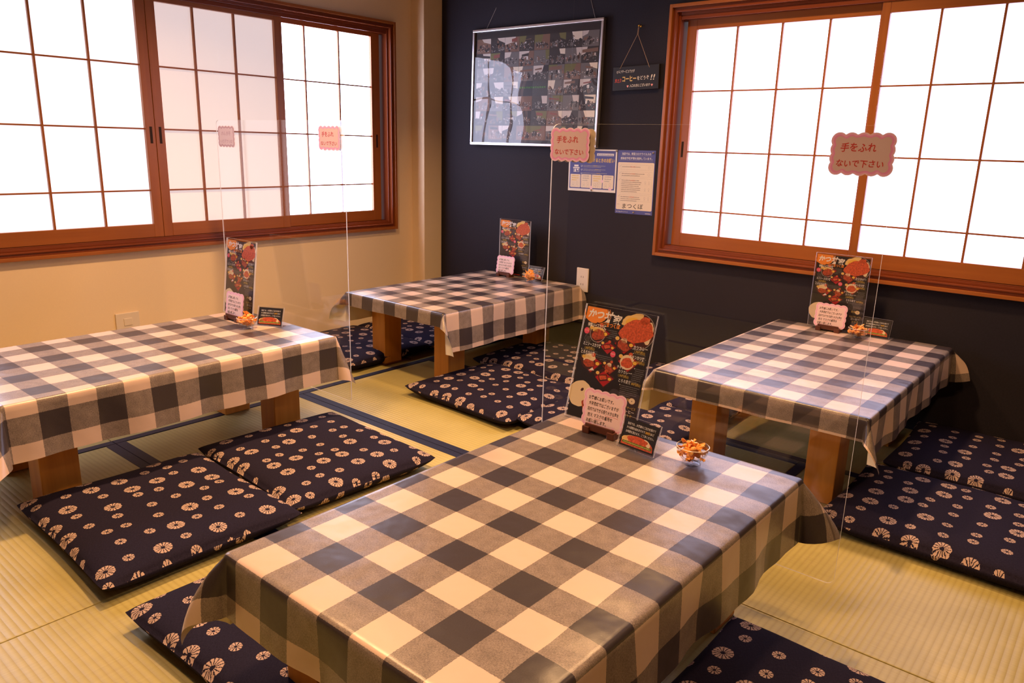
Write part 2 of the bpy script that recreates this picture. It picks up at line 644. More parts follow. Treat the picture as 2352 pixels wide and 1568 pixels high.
class Sheet(MB):
    """printing on a flat sheet: x right, y up, z out of the page"""
    def poly(s, pts, mat, lay=1):
        n = len(pts)
        a = sum(pts[i][0] * pts[(i + 1) % n][1] - pts[(i + 1) % n][0] * pts[i][1] for i in range(n))
        if a < 0:
            pts = pts[::-1]
        return s.add([(x, y, lay * LAY) for x, y in pts], [tuple(range(n))], mat)

    def rect(s, x, y, w, h, mat, lay=1):
        return s.poly([(x, y), (x + w, y), (x + w, y + h), (x, y + h)], mat, lay)

    def circ(s, cx, cy, rx, mat, lay=1, ry=None, n=24, rot=0.0):
        ry = ry or rx
        return s.poly([(cx + rx * cos(2 * pi * i / n) * cos(rot) - ry * sin(2 * pi * i / n) * sin(rot),
                        cy + rx * cos(2 * pi * i / n) * sin(rot) + ry * sin(2 * pi * i / n) * cos(rot)) for i in range(n)], mat, lay)

    def ring(s, cx, cy, r, w, mat, lay=1, n=24):
        vs, fs = [], []
        for i in range(n):
            a = 2 * pi * i / n
            vs += [(cx + r * cos(a), cy + r * sin(a), lay * LAY), (cx + (r - w) * cos(a), cy + (r - w) * sin(a), lay * LAY)]
        for i in range(n):
            j = (i + 1) % n
            fs.append((2 * i, 2 * j, 2 * j + 1, 2 * i + 1))
        return s.add(vs, fs, mat)

    def blob(s, cx, cy, rx, ry, mat, lay=1, seed=0, jag=0.12, n=28, rot=0.0):
        rd = random.Random(seed)
        ph = [rd.uniform(0, 6.28) for _ in range(4)]
        pts = []
        for i in range(n):
            a = 2 * pi * i / n
            k = 1 + jag * (0.6 * sin(2 * a + ph[0]) + 0.5 * sin(3 * a + ph[1]) + 0.4 * sin(5 * a + ph[2]) + 0.25 * sin(9 * a + ph[3]))
            x, y = rx * k * cos(a), ry * k * sin(a)
            pts.append((cx + x * cos(rot) - y * sin(rot), cy + x * sin(rot) + y * cos(rot)))
        return s.poly(pts, mat, lay)

    def burst(s, cx, cy, r, mat, lay=1, n=18):
        return s.poly([(cx + (r if i % 2 else r * 0.82) * cos(pi * i / n), cy + (r if i % 2 else r * 0.82) * sin(pi * i / n)) for i in range(2 * n)], mat, lay)

    def stroke(s, pts, w, mat, lay=1):
        """hand-drawn line of width w"""
        for i in range(len(pts) - 1):
            (x0, y0), (x1, y1) = pts[i], pts[i + 1]
            L = hypot(x1 - x0, y1 - y0) or 1e-9
            nx, ny = -(y1 - y0) / L * w / 2, (x1 - x0) / L * w / 2
            s.add([(x0 + nx, y0 + ny, lay * LAY), (x0 - nx, y0 - ny, lay * LAY), (x1 - nx, y1 - ny, lay * LAY), (x1 + nx, y1 + ny, lay * LAY)], [(0, 1, 2, 3)], mat)
        return s

    def text(s, st, x, y, h, mat, lay=2, w=None, align='l', bold=0.0, res=2, shear=0.0, rot=0.0, wob=0.0, flip=False):
        """baseline-left at x,y; h is the em height, w squeezes to that width"""
        vs, fs, x0, x1 = text_geo(st, bold, res)
        k = h
        kx = w / max(x1 - x0, 1e-6) if w else h
        if flip:
            kx_, off = -kx, (x1 - x0) * kx
        else:
            kx_, off = kx, 0
        W_ = (x1 - x0) * kx
        if align == 'c':
            x -= W_ / 2
        elif align == 'r':
            x -= W_
        out = []
        for a, b in vs:
            px = (a - x0) * kx_ + off + b * k * shear
            py = b * k + wob * h * sin((a - x0) * 3.1 + len(st))
            out.append((x + px * cos(rot) - py * sin(rot), y + px * sin(rot) + py * cos(rot), lay * LAY))
        if flip:
            fs = [f[::-1] for f in fs]
        # every face must look out of the page
        fs2 = []
        for f in fs:
            ar = 0
            for i in range(len(f)):
                p, q = out[f[i]], out[f[(i + 1) % len(f)]]
                ar += p[0] * q[1] - q[0] * p[1]
            fs2.append(f if ar > 0 else f[::-1])
        return s.add(out, fs2, mat)

    def fine(s, x, y, w, n, lh, mat, lay=2, seed=1, last=0.6, rag='l'):
        """lines of print too small to read"""
        rd = random.Random(seed)
        for i in range(n):
            ww = w * (last if i == n - 1 else rd.uniform(0.86, 1.0))
            px = x if rag == 'l' else x + w - ww
            e = px + ww
            while px < e:
                cw = lh * rd.uniform(0.35, 0.55)
                hh = lh * rd.uniform(0.30, 0.46)
                s.rect(px, y - i * lh, min(cw, e - px), hh, mat, lay)
                px += cw + lh * rd.uniform(0.08, 0.2)
        return s


def scallop(w, h, nx, ny, r_out, seg=8, inset=0.0):
    """outline of a cloud-edged card centred at the origin"""
    hw, hh = w / 2 - r_out, h / 2 - r_out
    cs = []
    for i in range(nx):
        cs.append((-hw + 2 * hw * i / (nx - 1), hh, 90))
    for i in range(1, ny):
        cs.append((hw, hh - 2 * hh * i / (ny - 1), 0))
    for i in range(1, nx):
        cs.append((hw - 2 * hw * i / (nx - 1), -hh, 270))
    for i in range(1, ny - 1):
        cs.append((-hw, -hh + 2 * hh * i / (ny - 1), 180))
    r = r_out - inset
    px, py = 2 * hw / (nx - 1), 2 * hh / (ny - 1)
    pts = []
    n = 220
    for k in range(n):
        a = 2 * pi * k / n
        dx, dy = cos(a), sin(a)
        best = 0
        # farthest hit of the ray with any of the circles
        for cx, cy, _ in cs:
            rr = max(r, 0.0)
            R = rr * (1.0 if abs(abs(cx) - hw) > 1e-6 or abs(abs(cy) - hh) > 1e-6 else 1.0)
            b_ = cx * dx + cy * dy
            c_ = cx * cx + cy * cy - R * R
            d = b_ * b_ - c_
            if d > 0:
                best = max(best, b_ + sqrt(d))
        # inner rectangle so the ray never falls through between the circles
        tx = (hw - inset * 0.0) / abs(dx) if abs(dx) > 1e-9 else 1e9
        ty = (hh - inset * 0.0) / abs(dy) if abs(dy) > 1e-9 else 1e9
        best = max(best, min(tx, ty) + r * 0.80 if r > 0 else min(tx, ty))
        pts.append((best * dx, best * dy))
    return pts


# ------------------------------------------------------------------ room shell
XL, YW = -3.33, 3.20           # left wall plane, dark wall plane
XR, YB, ZC = 1.45, -1.35, 2.42
WIN2 = dict(x0=-1.791, x1=-0.02, z0=0.562, z1=1.662)
WIN1 = dict(y0=0.13, y1=2.925, z0=0.567, z1=1.669)


def wall_with_hole(name, mat, u0, u1, z0, z1, hole, put):
    """put(u, d, z): d = 0 room face, 1 back face"""
    mb = MB()
    hu0, hu1, hz0, hz1 = hole
    T = 0.14
    for a, b, c, d in ((u0, hu0, z0, z1), (hu1, u1, z0, z1), (hu0, hu1, z0, hz0), (hu0, hu1, hz1, z1)):
        vs = [put(u, t, z) for u in (a, b) for t in (0, T) for z in (c, d)]
        mb.add(vs, [(0, 1, 3, 2), (4, 6, 7, 5), (0, 4, 5, 1), (2, 3, 7, 6), (0, 2, 6, 4), (1, 5, 7, 3)], mat)
    o = mb.build(name)
    tag(o, kind='structure')
    return o


IN = 0.02   # the casings lap over the cut
wall_with_hole('wall_left', 'cream wallpaper', YB, 3.06, -0.12, ZC, (WIN1['y0'] + IN, WIN1['y1'] - IN, WIN1['z0'] + IN, WIN1['z1'] - IN),
               lambda u, t, z: (XL - t, u, z))
wall_with_hole('wall_back', 'charcoal wallpaper', XL - 0.14, XR, -0.12, ZC, (WIN2['x0'] + IN, WIN2['x1'] - IN, WIN2['z0'] + IN, WIN2['z1'] - IN),
               lambda u, t, z: (u, YW + t, z))
tag(MB().box(XL - 0.14, -3.228, 3.06, YW, -0.12, ZC, 'cream wallpaper', 0.004).build('wall_corner_pillar'), kind='structure')
tag(MB().box(XR, XR + 0.1, YB, YW + 0.14, -0.12, ZC, 'room brown wallpaper').build('wall_right'), kind='structure')
tag(MB().box(XL - 0.14, XR + 0.1, YB - 0.1, YB, -0.12, ZC, 'room brown wallpaper').build('wall_front'), kind='structure')
tag(MB().box(XL - 0.14, XR + 0.1, YB - 0.1, YW + 0.14, ZC, ZC + 0.08, 'ceiling board').build('ceiling'), kind='structure')

# floor: boards below, woven mats with navy edging on top
floor = tag(MB().box(XL - 0.14, XR + 0.1, YB - 0.1, YW + 0.14, -0.12, -0.056, 'floor board').build('floor'), kind='structure')
HERI = 0.034


def mat_piece(x0, x1, y0, y1, axis, edged):
    """edged: which sides carry the navy border"""
    mb = MB()
    g = 0.0012
    mb.box(x0 + g, x1 - g, y0 + g, y1 - g, -0.055, 0.0, 'tatami rush along ' + 'xy'[axis], 0.003)
    o = mb.build('tatami_mat', floor)
    h = MB()
    t0, t1 = -0.003, 0.0012
    if 'S' in edged:
        h.box(x0 + g, x1 - g, y0 + g, y0 + HERI, t0, t1, 'navy mat edging', 0.0006)
    if 'N' in edged:
        h.box(x0 + g, x1 - g, y1 - HERI, y1 - g, t0, t1, 'navy mat edging', 0.0006)
    if 'W' in edged:
        h.box(x0 + g, x0 + HERI, y0 + g, y1 - g, t0, t1, 'navy mat edging', 0.0006)
    if 'E' in edged:
        h.box(x1 - HERI, x1 - g, y0 + g, y1 - g, t0, t1, 'navy mat edging', 0.0006)
    if h.v:
        h.build('edging', o)
    return o


YS = (-1.35, -0.53, 0.25, 1.02, 1.79, 2.56, 3.20)
XA = -2.64
mat_piece(XL, XA, 1.02, 3.20, 1, 'E')
mat_piece(XL, XA, -0.53, 1.02, 1, 'E')
mat_piece(XL, XA, -1.35, -0.53, 1, 'E')
for i, (y0, y1) in enumerate(zip(YS[:-1], YS[1:])):
    if y0 < 0.9:
        mat_piece(XA, -1.707, y0, y1, 0, 'NS' if y0 > 0.0 else 'S')
        if y0 > 0.0:
            mat_piece(-1.707, -0.80, y0, y1, 0, 'NS')
        else:
            mat_piece(-1.707, -0.80, y0, y1, 0, '')
    elif y0 < 1.7:
        mat_piece(XA, -0.80, y0, y1, 0, 'NS')
    else:
        mat_piece(XA, -0.80 if y0 < 2.5 else -0.30, y0, y1, 0, 'NS' if y0 < 2.5 else 'S')
mat_piece(-0.80, 0.32, -1.35, 0.05, 1, '')
mat_piece(-0.80, 0.32, 0.05, 1.60, 1, 'W')
mat_piece(-0.80, 0.32, 1.60, 2.56, 1, 'W')
mat_piece(-0.30, 0.32, 2.56, 3.20, 1, '')
mat_piece(0.32, XR, -1.35, 0.93, 1, 'W')
mat_piece(0.32, XR, 0.93, 3.20, 1, 'W')


# ------------------------------------------------------------------ windows with shoji sashes
def window(name, u0, u1, z0, z1, put, ax, sashes, zr):
    """put(u, d, z): u along the wall, d depth into the wall (negative = into the room)"""
    root = empty(name, (0, 0, 0), kind='structure')

    def bx(mb, a, b, c, d, e, f, mat):
        p, q = put(a, c, e), put(b, d, f)
        mb.box(min(p[0], q[0]), max(p[0], q[0]), min(p[1], q[1]), max(p[1], q[1]), min(p[2], q[2]), max(p[2], q[2]), mat, 0.0015)
    ux = 'xy'[ax]
    # casing: a proud lip, then steps down into the reveal
    steps = ((0.0, 0.014, -0.028, 0.02, 'frame wood '), (0.014, 0.026, -0.014, 0.10, 'casing wood '), (0.026, 0.033, -0.020, 0.10, 'casing wood '),
             (0.033, 0.044, 0.000, 0.10, 'casing wood '))
    fr = MB()
    for a, b, d0, d1, wd in steps:
        bx(fr, u0 + a, u0 + b, d0, d1, z0 + a, z1 - a, wd + 'z')
        bx(fr, u1 - b, u1 - a, d0, d1, z0 + a, z1 - a, wd + 'z')
        bx(fr, u0 + b, u1 - b, d0, d1, z0 + a, z0 + b, wd + ux)
        bx(fr, u0 + b, u1 - b, d0, d1, z1 - b, z1 - a, wd + ux)
    # sill track rails and head rails
    for d in (0.004, 0.034, 0.064):
        bx(fr, u0 + 0.044, u1 - 0.044, d, d + 0.004, z0 + 0.044, z0 + 0.049, 'casing wood ' + ux)
        bx(fr, u0 + 0.044, u1 - 0.044, d, d + 0.006, z1 - 0.062, z1 - 0.044, 'casing wood ' + ux)
    fr.build('casing', root)
    zb, zt = z0 + 0.050, z1 - 0.050
    for (a, b, sl, sr, track, bars, pmat, pulls) in sashes:
        d0 = 0.010 + 0.030 * track
        d1 = d0 + 0.024
        sm = MB()
        bx(sm, a, a + sl, d0, d1, zb, zt, 'frame wood z')
        bx(sm, b - sr, b, d0, d1, zb, zt, 'frame wood z')
        bx(sm, a + sl, b - sr, d0, d1, zb, zr[0], 'frame wood ' + ux)
        bx(sm, a + sl, b - sr, d0, d1, zr[-1], zt, 'frame wood ' + ux)
        so = sm.build('shoji_sash', root)
        lt = MB()
        for u in bars:
            bx(lt, u - 0.0042, u + 0.0042, d0 + 0.004, d0 + 0.017, zr[0], zr[-1], 'frame wood z')
        for z in zr[1:-1]:
            bx(lt, a + sl, b - sr, d0 + 0.005, d0 + 0.0145, z - 0.0034, z + 0.0034, 'frame wood ' + ux)
        lt.build('lattice', so)
        pp = MB()
        bx(pp, a + sl - 0.004, b - sr + 0.004, d0 + 0.0172, d0 + 0.0185, zr[0] - 0.004, zr[-1] + 0.004, pmat)
        pp.build('paper_pane', so)
        for u in pulls:
            pl = MB()
            bx(pl, u - 0.006, u + 0.006, d0 - 0.0006, d0 + 0.004, 1.015, 1.085, 'pull shadow')
            po = pl.build('finger_pull', so)
            po['label'] = 'dark recessed finger pull'
    return root


window('window_1', WIN1['y0'], WIN1['y1'], WIN1['z0'], WIN1['z1'], lambda u, d, z: (XL - d, u, z), 1, (
    (0.20, 0.90, 0.045, 0.035, 1, (0.45, 0.66), 'bright shoji paper', ()),
    (0.885, 1.590, 0.035, 0.040, 0, (0.96, 1.156, 1.353), 'soft shoji paper', (1.572,)),
    (1.592, 2.240, 0.040, 0.040, 0, (1.800, 1.995), 'dim shoji paper', (1.612,)),
    (2.200, 2.862, 0.045, 0.055, 1, (2.390, 2.598), 'bright shoji paper', (2.838,)),
), (0.674, 0.818, 1.075, 1.332, 1.588))
window('window_2', WIN2['x0'], WIN2['x1'], WIN2['z0'], WIN2['z1'], lambda u, d, z: (u, YW + d, z), 0, (
    (-1.732, -0.895, 0.045, 0.035, 1, (-1.5, -1.306, -1.115), 'back shoji paper', (-1.712,)),
    (-0.918, -0.072, 0.030, 0.040, 0, (-0.716, -0.518, -0.327), 'back shoji paper', (-0.092,)),
), (0.672, 0.779, 1.040, 1.302, 1.560))


# ------------------------------------------------------------------ low tables and their cloths
TZ = 0.360      # wooden top
CZ = 0.365      # cloth surface


def make_table(x0, x1, y0, y1, legs, label, plate=False):
    cx, cy = (x0 + x1) / 2, (y0 + y1) / 2
    t = empty('low_table', (cx, cy, 0), label, 'table', 'low tables of the tatami room')
    MB().box(x0 + .006 - cx, x1 - .006 - cx, y0 + .006 - cy, y1 - .006 - cy, TZ - 0.032, TZ, 'table wood', 0.006).build('tabletop', t)
    lx0, lx1, ly0, ly1 = legs
    L, LX = 0.105, 0.092
    for x in (lx0, lx1 - LX):
        for y in (ly0, ly1 - L):
            MB().box(x - cx, x + LX - cx, y - cy, y + L - cy, 0.006 if plate else 0.0015, TZ - 0.032, 'leg wood', 0.003).build('leg', t)
            if plate:
                MB().box(x - .012 - cx, x + LX + .012 - cx, y - .012 - cy, y + L + 0.05 - cy, 0.0012, 0.0065, 'dark base wood', 0.002).build('foot_plate', t)
    for x in (lx0 + 0.02, lx1 - 0.05):
        MB().box(x - cx, x + .03 - cx, ly0 + L - cy, ly1 - L - cy, TZ - 0.085, TZ - 0.032, 'leg wood', 0.002).build('apron', t)
    return t


def cloth_surface(a, b, drops, corners, seed, wrinkle):
    """a,b half sizes of the table; drops = (x-, x+, y-, y+); corners[(sx,sy)] = (tilt, sway, droop)"""
    rd = random.Random(seed)
    rho = 0.009

    def axis(h, d0, d1):
        xs = []
        n = max(2, int(d0 / 0.012))
        xs += [-h - d0 * (1 - i / n) for i in range(n)]
        xs += [-h - 0.006, -h, -h + 0.006, -h + 0.02]
        k = int(2 * h / 0.03)
        xs += [-h + 0.04 + (2 * h - 0.08) * i / k for i in range(k + 1)]
        xs += [h - 0.02, h - 0.006, h, h + 0.006]
        n = max(2, int(d1 / 0.012))
        xs += [h + d1 * (i + 1) / n for i in range(n)]
        return sorted(set(round(x, 5) for x in xs))
    gx = axis(a, drops[0], drops[1])
    gy = axis(b, drops[2], drops[3])
    ph = [rd.uniform(0, 6.28) for _ in range(8)]

    def hang(L, o_wave):
        """outward, down for a length L past the edge"""
        q = rho * pi / 2
        if L < q:
            return rho * sin(L / rho), rho * (1 - cos(L / rho))
        m = L - q
        return rho + m * 0.05 + o_wave * min(1, m / 0.1), rho + m * 0.998

    vs, uv = [], []
    for x in gx:
        for y in gy:
            dx = max(abs(x) - a, 0)
            dy = max(abs(y) - b, 0)
            sx = 1 if x >= 0 else -1
            sy = 1 if y >= 0 else -1
            bx_, by_ = max(-a, min(a, x)), max(-b, min(b, y))
            if dx == 0 and dy == 0:
                e = min(a - abs(x), b - abs(y))
                zz = 0.0012 * sin(9 * x + ph[0]) * sin(7 * y + ph[1])
                if wrinkle:
                    k = max(0, 1 - abs(a - x) / 0.16)
                    zz += wrinkle * k * (0.5 + 0.5 * sin(y * 41 + 2.2 * sin(y * 9 + ph[2]))) * min(1, (a - x) / 0.02)
                zz += 0.0009
                zz *= min(1, e / 0.03)
                p = (x, y, zz)
            elif dx > 0 and dy > 0:
                tilt, sway, droop = corners.get((sx, sy), (38, 0, 0))
                r = hypot(dx, dy)
                f = atan2(dy, dx) / (pi / 2)
                tri = sin(pi * f) ** 0.9
                q = rho * pi / 2
                azf = f * pi / 2
                az2 = azf + radians(sway) * tri
                if r < q:
                    o_, dn = rho * sin(r / rho), rho * (1 - cos(r / rho))
                    p = (bx_ + sx * o_ * cos(azf), by_ + sy * o_ * sin(azf), -dn)
                else:
                    m = r - q
                    th = 0.05 + radians(tilt) * tri
                    th = max(0.02, th - radians(droop) * tri * (m / 0.2))
                    o_ = rho
                    px, py = o_ * cos(azf) + m * sin(th) * cos(az2), o_ * sin(azf) + m * sin(th) * sin(az2)
                    p = (bx_ + sx * px, by_ + sy * py, -rho - m * cos(th))
            elif dx > 0:
                wv = 0.006 * sin(y * 17 + ph[3] + sx) + 0.003 * sin(y * 43 + ph[4])
                wv *= min(1, (b - abs(y)) / 0.08)
                o_, dn = hang(dx, wv)
                p = (bx_ + sx * o_, y, -dn)
            else:
                wv = 0.005 * sin(x * 19 + ph[5] + sy) + 0.003 * sin(x * 37 + ph[6])
                wv *= min(1, (a - abs(x)) / 0.08)
                o_, dn = hang(dy, wv)
                p = (x, by_ + sy * o_, -dn)
            vs.append(p)
            uv.append((x, y))
    ny = len(gy)
    fs = [(i * ny + j, (i + 1) * ny + j, (i + 1) * ny + j + 1, i * ny + j + 1) for i in range(len(gx) - 1) for j in range(ny - 1)]
    return vs, fs, uv


def make_cloth(x0, x1, y0, y1, drops, corners, phase, label, seed, wrinkle=0.0):
    cx, cy = (x0 + x1) / 2, (y0 + y1) / 2
    vs, fs, uv = cloth_surface((x1 - x0) / 2, (y1 - y0) / 2, drops, corners, seed, wrinkle)
    uv = [(u + cx - phase[0], v + cy - phase[1]) for u, v in uv]
    mb = MB()
    mb.add(vs, fs, 'gingham oilcloth', uv)
    o = mb.build('tablecloth', smooth=True, loc=(cx, cy, CZ))
    return tag(o, label, 'tablecloth', 'gingham tablecloths')


TA = (-1.105, -0.490, 0.590, 1.580)
TB = (-2.825, -2.190, 2.180, 3.150)
TD = (-1.140, -0.493, 2.095, 3.140)
TL = (-2.800, -2.185, 0.575, 1.625)
make_table(*TA, (-1.092, -0.585, 0.68, 1.545), 'low wooden table nearest the camera, under the largest checked cloth')
make_table(*TB, (-2.815, -2.294, 2.32, 3.06), 'low wooden table with block legs in the corner by the dark wall', plate=True)
make_table(*TD, (-1.092, -0.602, 2.28, 3.03), 'low wooden table on block legs below the dark wall window')
make_table(*TL, (-2.72, -2.284, 0.672, 1.535), 'low wooden table along the cream wall under the left window')
make_cloth(*TA, (0.155, 0.155, 0.125, 0.10), {(-1, -1): (46, 12, 24), (1, 1): (41, 10, 4), (1, -1): (30, 0, 0), (-1, 1): (30, 0, 0)}, (-1.072, 0.583),
           'navy and cream checked tablecloth on the table nearest the camera', 3, 0.004)
make_cloth(*TB, (0.15, 0.180, 0.065, 0.03), {(-1, -1): (40, 15, 0), (1, -1): (34, -12, 0), (1, 1): (40, 10, 0)}, (-2.329, 2.19),
           'navy and cream checked tablecloth on the corner table by the dark wall', 5)
make_cloth(*TD, (0.15, 0.135, 0.072, 0.05), {(-1, -1): (40, 15, 0), (1, -1): (32, 16, 0), (1, 1): (45, -10, 0)}, (-0.762, 2.105),
           'navy and cream checked tablecloth on the table below the dark wall window', 8)
make_cloth(*TL, (0.04, 0.165, 0.15, 0.12), {(1, 1): (18, 30, 0), (1, -1): (36, -10, 0)}, (-2.367, 0.880),
           'navy and cream checked tablecloth on the table along the cream wall', 11)


# ------------------------------------------------------------------ floor cushions
def cushion_mesh(w, d, seed):
    rd = random.Random(seed)
    ph = [rd.uniform(0, 6.28) for _ in range(6)]
    nx, ny = 44, 40
    hw, hd = w / 2, d / 2
    zs = 0.040
    A = 0.032
    vs, uv, fs = [], [], []

    def xy(u, v):
        # sides bow in a little between the pinched corners
        x = hw * u * (1 - 0.035 * (1 - v * v) * abs(u) ** 3)
        y = hd * v * (1 - 0.035 * (1 - u * u) * abs(v) ** 3)
        k = (abs(u) * abs(v)) ** 14
        return x * (1 - 0.012 * k), y * (1 - 0.012 * k)

    def prm(i, n):
        t = -1 + 2 * i / n
        return t if abs(t) in (0, 1) else (sin(t * pi / 2) * 0.55 + t * 0.45)
    for side in (1, -1):
        for i in range(nx + 1):
            for j in range(ny + 1):
                u, v = prm(i, nx), prm(j, ny)
                x, y = xy(u, v)
                e = (max(0, 1 - abs(u) ** 5) * max(0, 1 - abs(v) ** 5))
                p = e ** 0.42
                if side > 0:
                    dent = 1 - 0.10 * math.exp(-((u - 0.1) ** 2 + (v + 0.05) ** 2) * 3)
                    z = zs + A * p * dent + 0.0022 * p * (sin(5 * u + ph[0]) * sin(4 * v + ph[1]) + 0.5 * sin(11 * u + ph[2] + 3 * v))
                else:
                    z = zs - (zs - 0.0005) * min(1, e ** 0.55 * 1.35)
                z += 0.004 * (abs(u) * abs(v)) ** 8
                vs.append((x, y, z))
                uv.append((x * 1.03 + 3, y * 1.03 + 5 + (0.4 if side < 0 else 0)))
    n1 = (nx + 1) * (ny + 1)
    idx = lambda s_, i, j: s_ * n1 + i * (ny + 1) + j
    for i in range(nx):
        for j in range(ny):
            fs.append((idx(0, i, j), idx(0, i + 1, j), idx(0, i + 1, j + 1), idx(0, i, j + 1)))
            fs.append((idx(1, i, j), idx(1, i, j + 1), idx(1, i + 1, j + 1), idx(1, i + 1, j)))
    # welded seam: join the two rims
    rim = [(i, 0) for i in range(nx)] + [(nx, j) for j in range(ny)] + [(i, ny) for i in range(nx, 0, -1)] + [(0, j) for j in range(ny, 0, -1)]
    for k in range(len(rim)):
        a, b_ = rim[k], rim[(k + 1) % len(rim)]
        fs.append((idx(0, *a), idx(1, *a), idx(1, *b_), idx(0, *b_)))
    mb = MB()
    mb.add(vs, fs, 'indigo tie-dye cotton', uv)
    return mb


CW, CD = 0.605, 0.530
cush = (
    (-1.970, 0.856, -1.5, 'indigo cushion with pale rings in the open, closest to the bottom left corner'),
    (-1.985, 1.388, -3.0, 'indigo cushion with pale rings beside a leg of the left table, near the mat border'),
    (-2.005, 2.325, -2.7, 'indigo cushion with pale rings in front of the corner table by the dark wall'),
    (-2.110, 2.862, 1.0, 'indigo cushion with pale rings half under the corner table, toward the dark wall'),
    (-0.292, 2.345, -0.5, 'indigo cushion with pale rings at the right edge, in front of another one'),
    (-0.262, 2.915, 0.6, 'indigo cushion with pale rings against the dark wall, at the right edge'),
    (-1.262, 0.848, 0.8, 'indigo cushion with pale rings half hidden under the near cloth corner, bottom left'),
    (-0.265, 1.205, -1.0, 'indigo cushion with pale rings at the bottom edge, right of the near table'),
    (-1.425, 2.370, 0.7, 'indigo cushion with pale rings behind the nearest menu, left of the right table'),
    (-1.430, 2.905, -0.6, 'indigo cushion with pale rings half hidden left of the right table, by the dark wall'),
    (-3.015, 2.360, 1.2, 'indigo cushion with pale rings against the cream wall, in shade beside the corner table'),
    (-3.010, 2.880, -0.8, 'indigo cushion with pale rings in the far corner of the room'),
)
protos = []
for k, (x, y, a, lab) in enumerate(cush):
    if k < 3:
        o = cushion_mesh(CW, CD, 20 + k).build('floor_cushion', smooth=True)
        protos.append(o)
    else:
        o = protos[k % 3].copy()
        COL.objects.link(o)
    o.location = (x, y, 0.0005)
    o.rotation_euler = (0, 0, radians(a + (180 if k % 2 else 0)))
    tag(o, lab, 'cushion', 'indigo floor cushions')


# ------------------------------------------------------------------ menu sheet
def draw_dish(s, cx, cy, k, kind, W_, Hh):
    """one meal photographed on a tray; k scale"""
    k *= 1.12
    def q(pts):
        return [(cx + x * k, cy + y * k) for x, y in pts]
    s.poly(q([(-.021, .004), (-.004, .017), (.024, .005), (.004, -.017)]), 'ink tray dark', 2)
    s.poly(q([(-.016, -.001), (-.001, .012), (.021, .003), (.004, -.014)]), 'ink tray red', 3)
    if kind == 'bowl':
        s.circ(cx, cy, .0125 * k, 'ink rice', 4, ry=.0115 * k)
        s.blob(cx, cy - .001 * k, .0095 * k, .0085 * k, 'katsu bright', 5, seed=3)
    elif kind == 'curry':
        s.circ(cx, cy, .0135 * k, 'ink tray dark', 4, ry=.0115 * k)
        s.blob(cx, cy + .006 * k, .006 * k, .004 * k, 'ink rice', 5, seed=5)
        s.blob(cx, cy - .002 * k, .011 * k, .0075 * k, 'katsu', 5, seed=9, rot=-.3)
    elif kind == 'tororo':
        s.circ(cx - .003 * k, cy, .0125 * k, 'ink tray dark', 4, ry=.0105 * k)
        s.blob(cx - .003 * k, cy + .006 * k, .011 * k, .008 * k, 'ink rice', 5, seed=2)
        s.blob(cx - .002 * k, cy - .001 * k, .010 * k, .006 * k, 'katsu', 6, seed=7)
        s.poly(q([(.0, -.012), (.006, -.006), (.010, -.010)]), 'ink white', 6)
    elif kind == 'mini':
        s.poly(q([(-.011, .004), (.006, .008), (.010, -.002), (-.006, -.007)]), 'ink tray dark', 4)
        s.poly(q([(-.009, .003), (.005, .006), (.008, .000), (-.005, -.004)]), 'katsu bright', 5)
    else:
        s.circ(cx, cy, .0145 * k, 'ink tray dark', 4, ry=.0120 * k)
        s.ring(cx, cy, .0140 * k, .0008 * k, 'ink pale grey', 5)
        s.blob(cx, cy + .005 * k, .010 * k, .005 * k, 'ink cabbage', 5, seed=4)
        s.blob(cx + .001 * k, cy - .002 * k, .0112 * k, .0085 * k, 'katsu', 6, seed=11, rot=.4)
    s.circ(cx - .0125 * k, cy + .0075 * k, .0036 * k, 'ink cabbage', 6, ry=.0030 * k)
    s.circ(cx - .0125 * k, cy + .0075 * k, .0019 * k, 'ink yellow', 7, ry=.0015 * k)
    s.circ(cx + .0135 * k, cy + .001 * k, .0043 * k, 'ink tray dark', 5, ry=.0035 * k)
    s.circ(cx + .0135 * k, cy + .001 * k, .0036 * k, 'ink yellow', 6, ry=.0027 * k)
    s.circ(cx + .004 * k, cy + .013 * k, .0035 * k, 'katsu bright', 6, ry=.003 * k)


